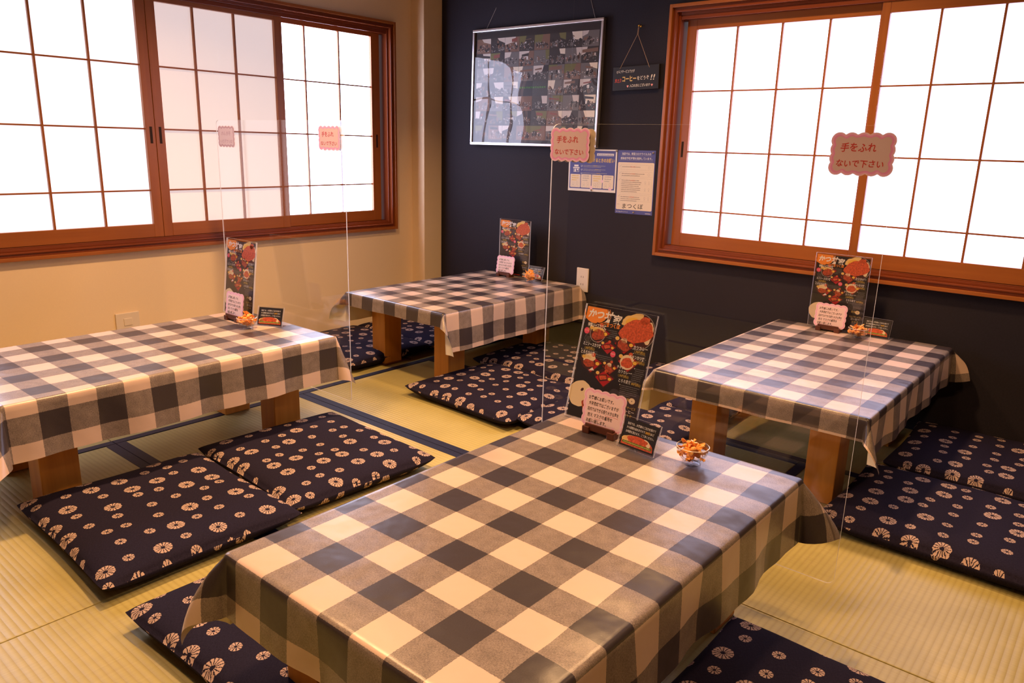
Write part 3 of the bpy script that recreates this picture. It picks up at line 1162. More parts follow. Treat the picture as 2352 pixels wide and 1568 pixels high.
def menu_sheet():
    s = Sheet()
    W_, H_ = 0.200, 0.288

    def P(u, v):
        return u * W_, H_ - v * W_
    s.rect(0, 0, W_, H_, 'ink menu black', 0)
    # orange brush disc with the shop's name
    pts = [(0, H_)] + [(.060 * 1.0, H_)] + [(P(.14, .04)[0] + .036 * cos(a), P(.14, .055)[1] + .030 * sin(a)) for a in [radians(x) for x in range(10, -200, -12)]] + [(0, P(0, .16)[1])]
    s.poly(pts, 'ink orange', 1)
    for i in range(5):
        x0, y0 = P(.30 + .012 * i, .0)
        x1, y1 = P(.335 + .012 * i, .09)
        x2, y2 = P(.20 + .02 * i, .195 + .006 * i)
        s.stroke([(x0, y0), (x1, y1), ((x1 + x2) / 2 + .006, (y1 + y2) / 2 - .004), (x2, y2)], .0010 + .0006 * (i % 2), 'ink orange' if i % 2 else 'ink black', 2)
    s.text('かつ', *P(.03, .13), .025, 'ink white', 4, w=.046, bold=.04, res=4, shear=.15)
    s.text('丼', *P(.275, .150), .029, 'ink white', 4, bold=.03, res=4, shear=.08)
    s.text('家', *P(.405, .160), .026, 'ink white', 4, bold=.025, res=4, shear=.08)
    s.text('まつくぼ', *P(.330, .218), .0125, 'ink orange', 4, w=.040, bold=.03, res=3)
    # large cutlet bowl
    s.circ(*P(.80, .205), .046, 'ink tray dark', 1, ry=.044)
    s.ring(*P(.80, .205), .0455, .0012, 'ink pale grey', 2, n=40)
    s.blob(*P(.70, .085), .034, .016, 'ink cabbage', 3, seed=6, jag=.18, rot=.25)
    s.circ(*P(.68, .095), .018, 'ink yellow', 4, ry=.010, rot=.3)
    s.blob(*P(.935, .20), .012, .030, 'ink rice', 3, seed=8)
    s.blob(*P(.775, .205), .045, .031, 'katsu bright', 5, seed=13, jag=.10, rot=.25)
    s.blob(*P(.86, .06), .013, .010, 'katsu bright', 5, seed=15)
    for i in range(5):
        x, y = P(.63 + .065 * i, .13 + .004 * i)
        s.stroke([(x, y - .004), (x + .004, y - .018), (x + .003, y - .036)], .0008, 'katsu', 6)
    # dishes
    draw_dish(s, *P(.225, .325), 1.5, 'katsu', W_, H_)
    s.burst(*P(.055, .315), .0090, 'ink pink', 7)
    s.text('おすすめ', *P(.055, .318), .0032, 'ink white', 8, align='c')
    s.ring(*P(.095, .405), .0105, .0004, 'ink pale grey', 2)
    s.fine(P(.06, 0)[0], P(0, .39)[1], .014, 4, .0036, 'ink grey', 2, seed=3, last=.8)
    draw_dish(s, *P(.625, .395), 1.45, 'curry', W_, H_)
    draw_dish(s, *P(.40, .475), 1.05, 'mini', W_, H_)
    s.burst(*P(.505, .545), .0085, 'ink pink', 7)
    s.text('数量限定', *P(.505, .548), .0032, 'ink white', 8, align='c')
    draw_dish(s, *P(.725, .605), 1.45, 'bowl', W_, H_)
    draw_dish(s, *P(.195, .715), 1.5, 'tororo', W_, H_)
    draw_dish(s, *P(.485, .72), 1.05, 'curry', W_, H_)
    draw_dish(s, *P(.43, .87), 1.3, 'mini', W_, H_)
    # names and prices
    for st, u, v, h, w, pr, pu in (
        ('特製ソースカツ丼', .055, .252, .0112, .055, '1,650円(税込)', .065), ('カツカレー', .775, .420, .0105, .040, '1,390円(税込)', .80),
        ('ミニソースカツ丼', .04, .500, .0105, .054, '1,000円(税込)', .075), ('とろろカツ丼', .03, .610, .0105, .042, '1,890円(税込)', .05),
        ('チキンカツ丼', .745, .545, .0105, .042, '1,100円(税込)', .82),
    ):
        x, y = P(u, v)
        s.text(st, x, y, h, 'ink white', 9, w=w, bold=.02)
        s.text(pr, P(pu, 0)[0], y - .0098, .0088, 'ink gold', 9, w=.030)
    s.text('チキン', *P(.60, .70), .0098, 'ink white', 9, w=.020, bold=.012)
    s.text('カツカレー', *P(.63, .75), .0098, 'ink white', 9, w=.036, bold=.012)
    s.text('1,390円(税込)', *P(.64, .798), .0085, 'ink gold', 9, w=.030)
    s.text('とろろ定食', *P(.66, .86), .0098, 'ink white', 9, w=.035, bold=.012)
    s.text('890円(税込)', *P(.845, .865), .0085, 'ink gold', 9, w=.026)
    for u, v, w, n in ((.34, .262, .034, 5), (.80, .485, .036, 5), (.04, .565, .052, 3), (.255, .60, .056, 4), (.86, .665, .026, 5), (.83, .735, .030, 5), (.70, .90, .054, 6)):
        x, y = P(u, v)
        s.circ(x - .0025, y + .0012, .0012, 'ink white', 4, n=10)
        s.fine(x, y, w, n, .0048, 'ink grey', 2, seed=int(u * 100))
    s.blob(*P(.13, 1.13), .032, .036, 'ink rice', 2, seed=21, jag=.05, rot=-.5)
    s.circ(*P(.16, 1.075), .0052, 'ink tray dark', 3, ry=.0036, rot=.8)
    s.blob(*P(.34, 1.25), .030, .022, 'katsu', 3, seed=23)
    s.circ(*P(.90, 1.06), .0105, 'ink tray dark', 2, ry=.009)
    s.circ(*P(.90, 1.06), .0088, 'ink rice', 3, ry=.0075)
    s.circ(*P(.90, 1.06), .0013, 'ink black', 4, n=10)
    s.text('定食', *P(.78, 1.07), .0085, 'ink gold', 4)
    s.text('セルフサービス', *P(.76, 1.165), .0078, 'ink gold', 4, w=.042)
    s.text('コーヒー', *P(.79, 1.215), .0098, 'ink white', 4, w=.034, bold=.015)
    s.text('どうぞ', *P(.82, 1.265), .0085, 'ink gold', 4, w=.024)
    s.circ(*P(.87, 1.36), .012, 'ink rice', 3, ry=.0065)
    s.circ(*P(.87, 1.375), .016, 'ink pale grey', 2, ry=.004)
    s.rect(.055, .004, .09, .003, 'ink red', 3)
    return s, W_, H_


def clear_slab(mb, x0, x1, z0, z1, y0, y1):
    """upright clear sheet in the xz plane with bright cut edges"""
    A = [(x0, y0, z0), (x1, y0, z0), (x1, y0, z1), (x0, y0, z1)]
    B = [(x0, y1, z0), (x1, y1, z0), (x1, y1, z1), (x0, y1, z1)]
    mb.add(A + B, [(0, 1, 2, 3), (7, 6, 5, 4)], 'clear acrylic')
    mb.add(A + B, [(0, 4, 5, 1), (1, 5, 6, 2), (2, 6, 7, 3), (3, 7, 4, 0)], 'acrylic cut edge')


def make_menu():
    """stand faces -y; origin at the foot"""
    t = empty('menu_stand', (0, 0, 0))
    st = MB()
    clear_slab(st, -0.105, 0.105, 0.003, 0.300, -0.0030, -0.0008)
    clear_slab(st, -0.105, 0.105, 0.003, 0.300, 0.0012, 0.0034)
    st.build('acrylic_holder', t)
    ft = MB()
    ft.box(-0.105, 0.105, -0.002, 0.055, 0.0, 0.0025, 'clear acrylic')
    ft.build('acrylic_foot', t)
    s, w, h = menu_sheet()
    # sheet stands upright, printing toward -y
    s.xform(Matrix(((1, 0, 0, -w / 2), (0, 0, -1, 0.0006), (0, 1, 0, 0.006), (0, 0, 0, 1))))
    s.add([(-w / 2, 0.0008, 0.006), (w / 2, 0.0008, 0.006), (w / 2, 0.0008, 0.006 + h), (-w / 2, 0.0008, 0.006 + h)], [(3, 2, 1, 0)], 'ink menu black')
    s.build('menu_sheet', t)
    return t


def make_notice():
    t = empty('table_notice', (0, 0, 0))
    w, h = 0.122, 0.096
    mb = Sheet()
    out = scallop(w, h, 5, 4, 0.017)
    mid = scallop(w, h, 5, 4, 0.017, inset=0.0025)
    inn = scallop(w, h, 5, 4, 0.017, inset=0.0075)
    s = mb
    s.prism(out, -0.0026, -0.0001, 'sticker pale pink', 'clear acrylic')
    s.poly(mid, 'notice pink', 1)
    inn2 = [(x * .945, y * .93) for x, y in inn]
    s.poly(scallop(w, h, 5, 4, 0.017, inset=0.006), 'sticker pale pink', 2)
    s.poly(inn2, 'notice face', 3)
    for i, (st, ww) in enumerate((('お客様にお願いです。', .072), ('大変恐縮ではございますが', .086), ('店内ではできる限り大きな声を', .090), ('控え マスクの着用を', .072), ('お願い致します。', .058))):
        s.text(st, -0.046 + (0.002 if i % 2 else 0), 0.022 - i * 0.0145, 0.0105, 'ink black', 5, w=ww, bold=.012, wob=.04, shear=.06)
    s.stroke([(0.006, -0.0105), (0.016, -0.0118), (0.028, -0.0102), (0.044, -0.0115)], .0007, 'ink red', 4)
    s.stroke([(-0.022, -0.0250), (-0.012, -0.0262), (-0.002, -0.0248)], .0007, 'ink red', 4)
    # upright, leaning back a little
    M = Matrix.Translation((0, 0, 0.020)) @ Matrix.Rotation(radians(8), 4, 'X').inverted() @ Matrix(((1, 0, 0, 0), (0, 0, -1, 0), (0, 1, 0, h / 2 - 0.006), (0, 0, 0, 1)))
    s.xform(M)
    s.build('notice_board', t)
    b = MB()
    b.box(-0.040, 0.040, -0.006, 0.014, 0.006, 0.022, 'dark base wood', 0.002)
    b.box(-0.046, -0.026, -0.016, 0.026, 0.0, 0.018, 'dark base wood', 0.002)
    b.box(0.026, 0.046, -0.016, 0.026, 0.0, 0.018, 'dark base wood', 0.002)
    b.box(-0.040, 0.040, -0.012, -0.007, 0.008, 0.026, 'dark base wood', 0.0015)
    b.build('wooden_base', t)
    return t


def make_card():
    t = empty('card_stand', (0, 0, 0))
    W_, H_ = 0.098, 0.066
    a = MB()
    clear_slab(a, -0.053, 0.053, 0.002, 0.076, -0.0022, -0.0007)
    clear_slab(a, -0.053, 0.053, 0.002, 0.076, 0.0010, 0.0025)
    tilt = Matrix.Rotation(radians(-20), 4, 'X')
    a.xform(tilt)
    a.box(-0.053, 0.053, -0.001, 0.034, 0.0, 0.0016, 'clear acrylic')
    a.build('acrylic_holder', t)
    s = Sheet()
    s.rect(0, 0, W_, H_, 'ink menu black', 0)
    s.text('当店では、お客様のご注文を受けて', .010, .052, .0066, 'ink white', 2, w=.080, bold=.006)
    s.text('から調理を始めますので', .010, .0425, .0066, 'ink white', 2, w=.052, bold=.006)
    s.text('20分', .0635, .0425, .0072, 'ink yellow', 3, w=.013, bold=.02)
    s.text('ほど', .0775, .0425, .0066, 'ink white', 2, w=.011, bold=.006)
    s.text('お時間を頂きます。ご了承ください。', .010, .033, .0066, 'ink white', 2, w=.080, bold=.006)
    pts = [(.004, .004)] + [(.049 - .045 * cos(a_), .006 + .024 * sin(a_) ** .8) for a_ in [pi * i / 16 for i in range(17)]] + [(.094, .004)]
    s.poly(pts, 'katsu bright', 1)
    s.blob(.020, .020, .016, .007, 'ink cabbage', 1, seed=4, rot=.3)
    s.blob(.076, .021, .012, .005, 'ink rice', 2, seed=5, rot=-.6)
    s.blob(.048, .020, .027, .010, 'katsu bright', 3, seed=8)
    for i in range(4):
        s.stroke([(.030 + .013 * i, .029 - abs(i - 1.5) * .002), (.033 + .013 * i, .012)], .0006, 'katsu', 4)
    s.rect(.008, .008, .082, .0052, 'ink green', 4)
    s.fine(.011, .0095, .076, 1, .0048, 'ink gold', 5, seed=9, last=1)
    s.xform(tilt @ Matrix(((1, 0, 0, -W_ / 2), (0, 0, -1, 0.0005), (0, 1, 0, 0.006), (0, 0, 0, 1))))
    s.build('printed_card', t)
    return t


def make_bowl():
    mb = MB()
    prof = [(0.0, 0.0030), (0.016, 0.0030), (0.0175, 0.0), (0.0205, 0.0), (0.0210, 0.004), (0.0180, 0.007), (0.026, 0.014), (0.0335, 0.026), (0.0365, 0.038), (0.0368, 0.0415),
            (0.0352, 0.0420), (0.0345, 0.038), (0.0315, 0.027), (0.0240, 0.0165), (0.014, 0.0095), (0.0, 0.0085)]
    mb.lathe(prof[:10], 'bowl glass', 40)
    mb.lathe(prof[9:11], 'bowl rim', 40)
    mb.lathe(prof[10:], 'bowl glass', 40)
    return mb.build('glass_bowl', smooth=True)


def candy_mesh(seed):
    rd = random.Random(seed)
    mb = MB()
    bm = bmesh.new()
    bmesh.ops.create_icosphere(bm, subdivisions=2, radius=0.0060)
    for v in bm.verts:
        v.co = Vector((v.co.x * 1.15, v.co.y * 0.95, v.co.z * 0.8)) * rd.uniform(0.94, 1.06)
    mb.bm(bm, 'orange cellophane')
    for sx in (-1, 1):
        n = 7
        vs, fs = [], []
        for i in range(n):
            a = -0.95 + 1.9 * i / (n - 1)
            zz = 0.0018 * (1 if i % 2 else -1)
            vs.append((sx * 0.0055, 0.0010 * sin(a), zz * 0.3))
            L = 0.0135 * rd.uniform(0.85, 1.12)
            vs.append((sx * (0.006 + L * cos(a)), L * sin(a), zz + 0.001))
        for i in range(n - 1):
            fs.append((2 * i, 2 * i + 1, 2 * i + 3, 2 * i + 2))
        mb.add(vs, fs, 'orange cellophane')
    return mb


menu0, notice0, card0, bowl0 = make_menu(), make_notice(), make_card(), make_bowl()
candy_protos = [candy_mesh(k).build('wrapped_candy', smooth=False) for k in range(4)]
used = set()


def place(proto, first_done, loc, rot, label, cat, group):
    o = proto if id(proto) not in used else copy_tree(proto)
    used.add(id(proto))
    o.location = loc
    o.rotation_euler = rot
    return tag(o, label, cat, group)


SETS = (
    # table phrase, menu (x,y,tilt,yaw), notice, card, bowl
    ('near table', (-0.985, 1.535, -15, 0), (-0.945, 1.487, 0), (-0.828, 1.452, -6), (-0.700, 1.487)),
    ('corner table', (-2.585, 3.105, -1, 0), (-2.612, 3.062, 0), (-2.430, 3.085, 0), (-2.418, 3.035)),
    ('table below the right window', (-0.906, 3.105, -1, 0), (-0.914, 3.062, 0), (-0.748, 3.085, 0), (-0.790, 3.020)),
    ('table along the cream wall', (-2.700, 1.550, -7, 0), (-2.643, 1.500, 0), (-2.468, 1.540, 28), (-2.500, 1.470)),
)
rc = random.Random(77)
ncandy = 0
for phrase, mn, nt, cd, bw in SETS:
    m_ = place(menu0, used, (mn[0], mn[1], CZ + 0.0015), (0, 0, radians(mn[3])), 'black food menu in a clear stand on the ' + phrase, 'menu', 'menu stands on the tables')
    for ch in m_.children:
        if not ch.name.startswith('acrylic_foot'):
            ch.rotation_euler = (radians(mn[2]), 0, 0)
    place(notice0, used, (nt[0], nt[1], CZ + 0.0008), (0, 0, radians(nt[2])), 'pink scalloped notice on a wooden base on the ' + phrase, 'notice', 'pink notices on the tables')
    place(card0, used, (cd[0], cd[1], CZ + 0.0008), (0, 0, radians(cd[2])), 'small black card in a slanted clear holder on the ' + phrase, 'card', 'small cards on the tables')
    place(bowl0, used, (bw[0], bw[1], CZ + 0.0006), (0, 0, 0), 'small glass bowl of orange sweets on the ' + phrase, 'bowl', 'glass sweet bowls')
    spots = [(0, 0.0145, 0.0)] + [(0.0125, 0.0205, 2 * pi * i / 3 + 0.3) for i in range(3)] + [(0.0185, 0.030, 2 * pi * i / 5) for i in range(5)] + \
            [(0.0, 0.0325, 1.0)] + [(0.017, 0.0415, 2 * pi * i / 4 + 0.5) for i in range(4)] + [(0.006, 0.047, 0.4), (0.009, 0.0485, 3.4)]
    for r, z, a in spots:
        pr = candy_protos[ncandy % 4]
        o = pr if ncandy < 4 else pr.copy()
        if ncandy >= 4:
            COL.objects.link(o)
        ncandy += 1
        o.location = (bw[0] + r * cos(a), bw[1] + r * sin(a), CZ + z)
        up = z > 0.028
        o.rotation_euler = (rc.uniform(-1.0, 1.0) if up else rc.uniform(-.4, .4), rc.uniform(-1.0, 0.3) if up else rc.uniform(-.5, .5), rc.uniform(0, 6.28))
        k_ = 1.0 if up else 1.02
        o.scale = (k_, k_, k_)
        tag(o, 'orange wrapped candy in the glass bowl on the ' + phrase, 'candy', 'candies in the bowl on the ' + phrase)


# ------------------------------------------------------------------ hanging acrylic partitions
def sticker(muted=False, back=False, mirror=False):
    s = Sheet()
    w, h = 0.123, 0.084
    out = scallop(w, h, 5, 4, 0.016)
    if back:
        s.prism(out, -0.0006, 0.0, 'sticker back')
        return s
    c0, c1, c2, c3, ink = ('sticker pale pink', 'sticker pink', 'sticker deep pink', 'sticker beige', 'sticker red ink') if not muted else \
        ('faded pale pink', 'faded pink', 'faded deep pink', 'faded pale pink', 'faded deep pink')
    s.prism(out, -0.0006, 0.0, c0)
    s.poly(scallop(w, h, 5, 4, 0.016, inset=0.0022), c1, 1)
    s.poly(scallop(w, h, 5, 4, 0.016, inset=0.0050), c2, 2)
    s.poly([(x * .96, y * .95) for x, y in scallop(w, h, 5, 4, 0.016, inset=0.0062)], c3, 3)
    if mirror:
        s.text('手をふれ', -0.036, 0.006, 0.0175, ink, 5, w=.070, bold=.012, res=4, flip=True)
        s.text('ないで下さい', -0.042, -0.024, 0.0150, ink, 5, w=.086, bold=.012, res=4, flip=True)
    else:
        s.text('手をふれ', -0.042, 0.006, 0.0185, ink, 5, w=.068, bold=.014, res=4, shear=.10, wob=.03)
        s.text('ないで下さい', -0.047, -0.024, 0.0155, ink, 5, w=.090, bold=.014, res=4, shear=.08, wob=.03)
    return s


def partition(x0, x1, z0, z1, y, stickers, label):
    cx = (x0 + x1) / 2
    t = empty('acrylic_partition', (cx, y, z0), label, 'partition', 'hanging acrylic partitions')
    hw, H_ = (x1 - x0) / 2, z1 - z0
    r = 0.018
    pts = []
    for sx, sz, a0 in ((1, 1, 0), (-1, 1, 90), (-1, 0, 180), (1, 0, 270)):
        for i in range(7):
            a = radians(a0 + 15 * i)
            pts.append((sx * (hw - r) + r * cos(a), (H_ - r if sz else r) + r * sin(a)))
    sh = MB()
    sh.prism(pts, -0.0018, 0.0018, 'clear acrylic', 'acrylic cut edge')
    sh.xform(Matrix(((1, 0, 0, 0), (0, 0, -1, 0), (0, 1, 0, 0), (0, 0, 0, 1))))
    sh.build('acrylic_sheet', t)
    for sx in (-1, 1):
        MB().tube([(sx * (hw - 0.05), 0, H_ - 0.001), (sx * (hw - 0.05), 0, ZC - z0 - 0.0005)], 0.00022, 'clear acrylic', 5).build('hanging_line', t)
    for sxc, szc, mode in stickers:
        if mode in ('front', 'both'):
            s = sticker()
            s.xform(Matrix(((1, 0, 0, sxc - cx), (0, 0, -1, -0.0026), (0, 1, 0, szc - z0), (0, 0, 0, 1))))
            o = s.build('warning_sticker', t)
            o['label'] = 'pink scalloped sticker with red handwriting'
        if mode == 'both':
            s = sticker(back=True)
            s.xform(Matrix(((1, 0, 0, sxc - cx + 0.014), (0, 0, -1, 0.0027), (0, 1, 0, szc - z0 - 0.002), (0, 0, 0, 1))))
            o = s.build('warning_sticker', t)
            o['label'] = 'cream back of the sticker on the far side'
        if mode == 'reverse':
            s = sticker(muted=True, mirror=True)  # paler pinks than the other stickers, letters mirrored
            s.xform(Matrix(((1, 0, 0, sxc - cx), (0, 0, -1, -0.0026), (0, 1, 0, szc - z0), (0, 0, 0, 1))))
            o = s.build('warning_sticker', t)
            o['label'] = 'faded pale pink sticker with reversed writing'
    return t


partition(-1.236, -0.402, 0.116, 1.105, 1.630, ((-1.179, 1.054, 'both'), (-0.467, 1.050, 'front')), 'large clear acrylic sheet hanging between the near table and the right table')
partition(-3.005, -2.172, 0.106, 1.116, 1.685, ((-2.254, 1.056, 'both'), (-2.930, 1.052, 'reverse')), 'clear acrylic sheet hanging in front of the left window, farther from the camera')

# ------------------------------------------------------------------ things on the dark wall
# photo collage in a silver frame, leaning out slightly from its cord
fw, fh = 0.838, 0.592
pf = empty('picture_frame', (-2.556, YW - 0.022, 1.046), 'silver framed collage of small photos hanging on the dark wall', 'picture', rot=(radians(-1.2), 0, radians(0)))
fb = MB()
b_ = 0.0135
for (a, b, c, d) in ((-fw / 2, fw / 2, 0, b_), (-fw / 2, fw / 2, fh - b_, fh), (-fw / 2, -fw / 2 + b_, b_, fh - b_), (fw / 2 - b_, fw / 2, b_, fh - b_)):
    fb.box(a, b, -0.012, 0.010, c, d, 'silver aluminium', 0.0025)
fb.build('frame', pf)
gl = MB()
gl.add([(-fw / 2 + b_, -0.006, b_), (fw / 2 - b_, -0.006, b_), (fw / 2 - b_, -0.006, fh - b_), (-fw / 2 + b_, -0.006, fh - b_)], [(0, 1, 2, 3)], 'picture glazing')
gl.build('glazing', pf)
cs = Sheet()
cw_, ch_ = fw - 2 * b_ + 0.004, fh - 2 * b_ + 0.004
cs.rect(0, 0, cw_, ch_, 'photo black', 0)
rp = random.Random(5)
nx_, ny_ = 8, 7
pw, phh = (cw_ - 0.03) / nx_, (ch_ - 0.055) / ny_
for j in range(ny_):
    for i in range(nx_):
        x0 = 0.015 + i * pw
        y0 = 0.018 + (ny_ - 1 - j) * phh
        w_, h_ = pw - 0.003, phh - 0.003
        if j == 3 and i in (3, 4):
            if i == 3:
                for q_ in range(12):
                    cs.rect(x0 + 0.012 + q_ * 0.0145, y0 + h_ * 0.52 + 0.001 * (q_ % 2), 0.010, 0.008, 'ink green', 2)
            continue
        w_, h_ = pw - 0.0012, phh - 0.0012
        cs.rect(x0, y0, w_, h_, rp.choice(['photo dark', 'photo dark', 'photo brown', 'photo road']), 1)
        # pale sky or wall in one upper corner
        left = rp.random() < .5
        a_, b_2, c_ = rp.uniform(.25, .75), rp.uniform(.35, .65), rp.uniform(.0, .35)
        X = (lambda t: x0 + w_ * t) if left else (lambda t: x0 + w_ * (1 - t))
        cs.poly([(X(0), y0 + h_), (X(a_), y0 + h_), (X(a_ * .8), y0 + h_ * (b_2 + c_ * .6)), (X(0), y0 + h_ * b_2)], rp.choice(['photo sky', 'photo sky', 'poster cream', 'photo leaf']), 2)
        # shop front and its awning
        if rp.random() < .7:
            t0, t1 = sorted((rp.uniform(.0, .5), rp.uniform(.55, 1.0)))
            y_a, y_b = rp.uniform(.62, .72), rp.uniform(.74, .95)
            cs.poly([(X(t0), y0 + h_ * y_a), (X(t1), y0 + h_ * (y_a + .04)), (X(t1), y0 + h_ * y_b), (X(t0), y0 + h_ * (y_b - .08))], rp.choice(['photo awning', 'photo brown', 'photo brown', 'photo dark']), 3)
            for q_ in range(3):
                u_ = rp.uniform(t0, t1 - .1)
                cs.rect(min(X(u_), X(u_ + .09)), y0 + h_ * .42, w_ * .09, h_ * rp.uniform(.12, .22), rp.choice(['photo sky', 'poster white', 'photo brown', 'photo dark']), 3)
        # people and motorbikes: dark shapes, pale glints
        for q_ in range(11):
            cs.blob(x0 + w_ * rp.uniform(.08, .92), y0 + h_ * rp.uniform(.15, .52), w_ * rp.uniform(.04, .09), h_ * rp.uniform(.09, .17), rp.choice(['photo dark', 'photo black', 'photo dark', 'photo brown', 'photo road']), 4 + q_ % 2, seed=rp.randint(0, 999), jag=.3, n=9)
        for q_ in range(26):
            cx_, cy_ = x0 + w_ * rp.uniform(.05, .95), y0 + h_ * rp.uniform(.08, .55)
            if q_ % 3:
                cs.blob(cx_, cy_, w_ * rp.uniform(.008, .028), h_ * rp.uniform(.012, .045), rp.choice(['poster white', 'photo sky', 'photo sky', 'photo road', 'photo brown', 'photo red' if rp.random() < .4 else 'photo road', 'photo teal' if rp.random() < .3 else 'photo sky']), 6 + q_ % 2, seed=rp.randint(0, 999), jag=.35, n=8, rot=rp.uniform(-.8, .8))
            else:
                an = rp.uniform(0, 3.1)
                cs.stroke([(cx_, cy_), (cx_ + w_ * .06 * cos(an), cy_ + h_ * .06 * sin(an)), (cx_ + w_ * .10 * cos(an + .5), cy_ + h_ * .08 * sin(an + .5))], w_ * .014, rp.choice(['poster white', 'photo sky', 'photo road']), 7)
cs.xform(Matrix(((1, 0, 0, -cw_ / 2), (0, 0, -1, 0.0), (0, 1, 0, b_ - 0.002), (0, 0, 0, 1))))
cs.build('photo_collage', pf)
MB().tube([(-0.335, 0.004, fh - 0.002), (-0.2, 0.013, fh + 0.225), (-0.10, 0.019, fh + 0.40)], 0.0009, 'cord grey').build('hanging_cord', pf)
MB().tube([(0.36, 0.004, fh - 0.002), (0.27, 0.013, fh + 0.225), (0.19, 0.019, fh + 0.42)], 0.0009, 'cord grey').build('hanging_cord', pf)

# black board with chalk lettering on a string
hs = empty('hanging_sign', (-1.948, YW - 0.010, 1.311), 'small black board with hand lettering hanging on a string by the right window', 'sign', rot=(0, radians(-1.5), 0))
MB().box(-0.122, 0.122, -0.007, 0.009, 0, 0.106, 'sign black', 0.0015).build('board', hs)
sg = Sheet()
sg.text('セルフサービスですが', 0.018, 0.078, 0.0150, 'chalk white', 1, w=.098, bold=.008, res=3, shear=.1, wob=.05)
sg.text('ホット', 0.012, 0.041, 0.0150, 'chalk red', 1, w=.036, bold=.02, res=3, rot=.06)
sg.stroke([(0.010, 0.037), (0.020, 0.040), (0.030, 0.037), (0.046, 0.040)], .0016, 'chalk red', 1)
sg.text('コーヒー', 0.052, 0.040, 0.0290, 'chalk yellow', 1, w=.074, bold=.03, res=4)
sg.text('をどうぞ', 0.131, 0.044, 0.0200, 'chalk white', 1, w=.062, bold=.01, res=3, wob=.04)
sg.text('!!', 0.200, 0.040, 0.0330, 'chalk white', 1, w=.020, bold=.008, res=3, shear=.25)
sg.text('入口の方にございます', 0.092, 0.014, 0.0140, 'chalk white', 1, w=.108, bold=.014, res=3)
for hx_ in (0.082, 0.210):
    sg.poly([(hx_, 0.0115), (hx_ + .0052, 0.018), (hx_ + .0050, 0.0212), (hx_ + .0026, 0.0225), (hx_, 0.0203), (hx_ - .0026, 0.0225), (hx_ - .0050, 0.0212), (hx_ - .0052, 0.018)], 'chalk pink', 1)
sg.xform(Matrix(((1, 0, 0, -0.122), (0, 0, -1, -0.0072), (0, 1, 0, 0), (0, 0, 0, 1))))
sg.build('lettering', hs)
MB().tube([(-0.085, -0.0078, 0.097), (-0.003, -0.0015, 0.240), (0.0, 0.000, 0.272)], 0.0010, 'twine').build('hanging_string', hs)
MB().tube([(0.072, -0.0078, 0.094), (0.001, -0.0015, 0.240), (0.003, 0.000, 0.272)], 0.0010, 'twine').build('hanging_string', hs)


def pin(loc, mat, r, label, group):
    mb = MB()
    mb.lathe([(0.0, 0.006), (r * 0.6, 0.0055), (r, 0.003), (r * 0.95, 0.0012), (0.0, 0.0)], mat, 14)
    mb.xform(Matrix.Rotation(radians(90), 4, 'X'))
    o = mb.build('push_pin', smooth=True, loc=loc)
    return tag(o, label, 'pin', group)


pin((-1.957, YW - 0.0004, 1.590), 'brass pin', 0.0045, 'left one of the two brass pins above the black board', 'brass pins')
pin((-1.945, YW - 0.0030, 1.586), 'brass pin', 0.0045, 'right one of the two brass pins holding the string of the black board', 'brass pins')

# two posters
p1 = Sheet()
w1, h1 = 0.284, 0.204
p1.prism([(0, 0), (w1, 0), (w1, h1), (0, h1)], -0.0006, 0, 'poster white')
p1.rect(0.008, 0.012, w1 - 0.016, h1 - 0.018, 'ink blue', 1)
p1.rect(0.168, h1 - 0.030, 0.098, 0.011, 'poster white', 2)
p1.fine(0.172, h1 - 0.0275, 0.090, 1, 0.0085, 'ink blue', 3, seed=2, last=1)
p1.text('するときのお願い', 0.146, h1 - 0.060, 0.021, 'ink gold', 2, w=.124, bold=.025, res=3)
for i in range(3):
    yy = 0.120 - i * 0.018
    p1.stroke([(0.077, yy + 0.003), (0.0795, yy), (0.085, yy + 0.006)], .0010, 'poster white', 2)
    p1.ring(0.080, yy + 0.003, 0.0048, .0006, 'poster white', 2, n=14)
    p1.fine(0.090, yy + 0.004, 0.150, 2, 0.0062, 'ink pale grey', 2, seed=31 + i, last=.7)
    p1.fine(0.150 + 0.01 * i, yy + 0.004, 0.035, 1, 0.0062, 'ink gold', 3, seed=41 + i)
# little shop drawing
p1.rect(0.030, 0.093, 0.034, 0.018, 'poster white', 2)
p1.rect(0.0315, 0.0945, 0.031, 0.0155, 'ink blue', 3)
p1.rect(0.036, 0.0945, 0.009, 0.013, 'poster white', 4)
p1.rect(0.050, 0.100, 0.010, 0.008, 'poster white', 4)
for q_ in range(6):
    p1.circ(0.0305 + q_ * 0.0066, 0.1135, 0.0034, 'poster white', 3, n=12)
p1.rect(0.034, 0.119, 0.026, 0.009, 'poster white', 2)
for q_ in range(4):
    x0 = 0.013 + q_ * 0.0652
    p1.poly([(x0 + .003, 0.017), (x0 + .0585, 0.017), (x0 + .0615, 0.020), (x0 + .0615, 0.079), (x0 + .0585, 0.082), (x0 + .003, 0.082), (x0, 0.079), (x0, 0.020)], 'poster cream', 2)
    p1.fine(x0 + 0.010, 0.072, 0.042, 3, 0.0105, 'ink gold' if q_ % 2 == 0 else 'ink pale grey', 3, seed=50 + q_, last=.7)
    for e in range(2 if q_ != 2 else 3):
        ex = x0 + 0.018 + e * (0.024 if q_ != 2 else 0.012)
        p1.ring(ex, 0.036 + 0.003 * e, 0.0062, .0007, 'ink pale grey', 3, n=14)
        p1.stroke([(ex - .008, 0.020), (ex - .005, 0.029), (ex + .005, 0.029), (ex + .008, 0.020)], .0007, 'ink pale grey', 3)
p1.circ(0.142, 0.019, 0.0085, 'sticker pale pink', 5, n=18)
p1.circ(0.252, 0.017, 0.0090, 'sticker pale pink', 5, n=18)
p1.circ(0.205, 0.052, 0.0070, 'sticker pale pink', 5, n=18)
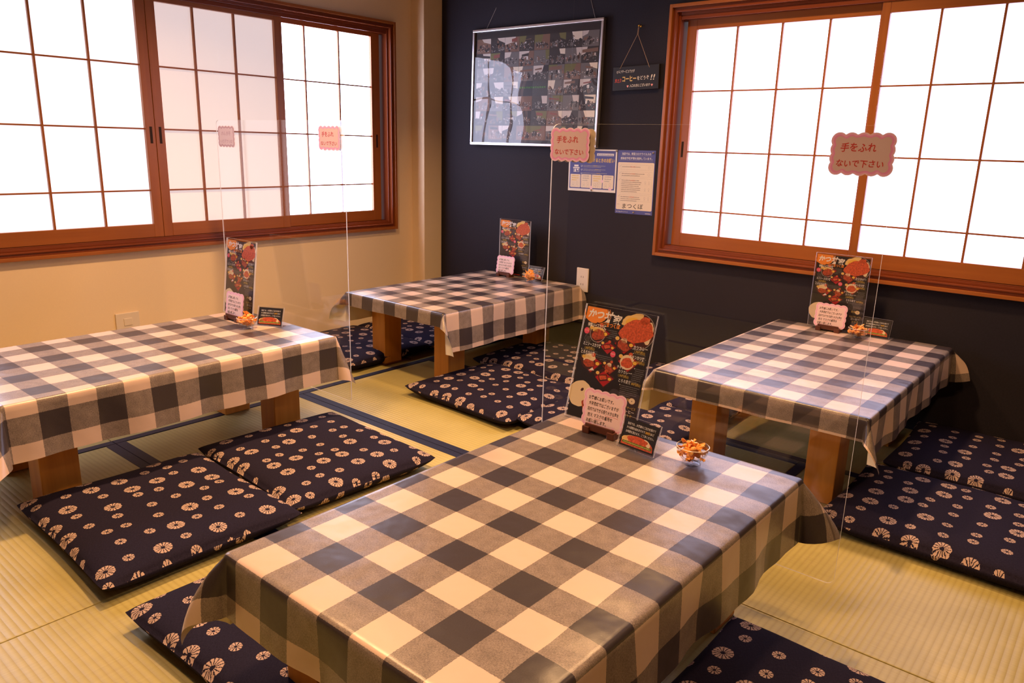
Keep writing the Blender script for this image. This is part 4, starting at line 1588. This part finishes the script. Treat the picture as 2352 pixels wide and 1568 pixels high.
p1.xform(Matrix(((1, 0, 0, -w1 / 2), (0, 0, -1, 0), (0, 1, 0, 0), (0, 0, 0, 1))))
po1 = p1.build('poster', loc=(-2.174, YW - 0.0014, 0.835), rot=(0, radians(-0.4), 0))
tag(po1, 'wide blue and white printed poster with four panels, under the photo collage', 'poster', 'posters on the dark wall')

p2 = Sheet()
w2, h2 = 0.206, 0.298
p2.prism([(0, 0), (w2, 0), (w2, h2), (0, h2)], -0.0006, 0, 'ink blue')
p2.text('当店では、新型コロナウイルスの', w2 / 2, h2 - 0.021, 0.0125, 'poster white', 1, w=.158, align='c', bold=.012, res=3)
p2.text('感染症予防対策を実施しています。', w2 / 2, h2 - 0.042, 0.0125, 'poster white', 1, w=.172, align='c', bold=.012, res=3)
p2.rect(0.018, h2 - 0.0255, 0.170, 0.0008, 'ink pale grey', 1)
p2.rect(0.012, h2 - 0.0475, 0.182, 0.0008, 'ink pale grey', 1)
rr = 0.004
p2.poly([(0.004 + rr, 0.019), (w2 - 0.004 - rr, 0.019), (w2 - 0.004, 0.019 + rr), (w2 - 0.004, h2 - 0.056 - rr), (w2 - 0.004 - rr, h2 - 0.056), (0.004 + rr, h2 - 0.056), (0.004, h2 - 0.056 - rr), (0.004, 0.019 + rr)], 'poster cream', 1)
for (y0, y1, n) in ((0.208, 0.231, 1), (0.176, 0.199, 2), (0.098, 0.168, 7), (0.062, 0.090, 3)):
    for a, b, c, d in ((0.012, 0.196, y0, y0), (0.012, 0.196, y1, y1)):
        p2.rect(a + 0.01, c, b - a - 0.012, 0.0005, 'ink pale grey', 2)
    p2.rect(0.022, y0, 0.0005, y1 - y0, 'ink pale grey', 2)
    p2.rect(0.194, y0, 0.0005, y1 - y0, 'ink pale grey', 2)
    p2.stroke([(0.013, y1 - .006), (0.0155, y1 - .010), (0.021, y1 - .002)], .0010, 'ink pale grey', 2)
    p2.fine(0.028, y1 - 0.0115, 0.112 if n > 2 else 0.125, n, 0.0088, 'print grey', 2, seed=n + 60, last=.8)
    p2.fine(0.075, y1 - 0.0115, 0.045, 1, 0.0088, 'print red', 3, seed=n + 70)
    yc = (y0 + y1) / 2
    if n > 2:
        for e in range(2):
            for zz_ in ((0.016, -0.016) if n > 4 else (0.0,)):
                p2.ring(0.160 + e * 0.020, yc + zz_ + 0.003, 0.0045, .0007, 'ink pale grey', 3, n=12)
                p2.stroke([(0.156 + e * .020, yc + zz_ - .009), (0.160 + e * .020, yc + zz_ - .002), (0.164 + e * .020, yc + zz_ - .009)], .0007, 'ink pale grey', 3)
    else:
        p2.ring(0.176, yc, 0.006, .0008, 'ink pale grey', 3, n=12)
p2.text('まつくぼ', 0.040, 0.027, 0.027, 'ink black', 2, w=.115, bold=.008, res=4, wob=.03)
p2.fine(0.010, 0.043, 0.014, 1, 0.005, 'ink pale grey', 2, seed=90, last=1)
p2.text('Go To Eat キャンペーン', 0.006, 0.006, 0.0075, 'poster white', 1, w=.066, bold=.01)
p2.fine(0.168, 0.0055, 0.030, 1, 0.0065, 'poster white', 1, seed=91, last=1)
p2.xform(Matrix(((1, 0, 0, -w2 / 2), (0, 0, -1, 0), (0, 1, 0, 0), (0, 0, 0, 1))))
po2 = p2.build('poster', loc=(-1.924, YW - 0.0014, 0.742), rot=(0, radians(-0.5), 0))
tag(po2, 'tall cream and blue printed notice with handwritten name, beside the right window', 'poster', 'posters on the dark wall')
for x, z, lab in ((-2.172, 0.842, 'grey pin at the bottom of the wide blue poster'), (-2.037, 1.034, 'grey pin at the top right of the wide blue poster'),
                  (-1.836, 1.030, 'grey pin at the top of the tall notice'), (-1.922, 0.750, 'grey pin at the bottom of the tall notice')):
    pin((x, YW - 0.0018, z), 'pin grey', 0.0046, lab, 'grey poster pins')


# wall outlets
def outlet(loc, rot, label, w=0.072, h=0.122, slots=True):
    t = empty('wall_outlet', loc, label, 'outlet', 'wall outlets', rot=rot)
    MB().box(-w / 2, w / 2, -0.008, 0, -h / 2, h / 2, 'outlet plastic', 0.0025).build('cover_plate', t)
    if slots:
        for z in (0.016, -0.022):
            for x in (-0.0065, 0.0065):
                MB().box(x - .0011, x + .0011, -0.0086, -0.006, z - .0045, z + .0045, 'outlet slot').build('socket_slot', t)
    else:
        MB().box(-0.018, 0.018, -0.0105, -0.006, -0.020, 0.012, 'outlet plastic', 0.002).build('rocker_switch', t)
    return t


outlet((-2.196, YW - 0.0003, 0.387), (0, 0, 0), 'cream wall outlet on the dark wall beside the corner table')
outlet((XL + 0.0003, 1.390, 0.268), (0, 0, radians(90)), 'cream outlet box low on the cream wall behind the left table', 0.100, 0.072, False)
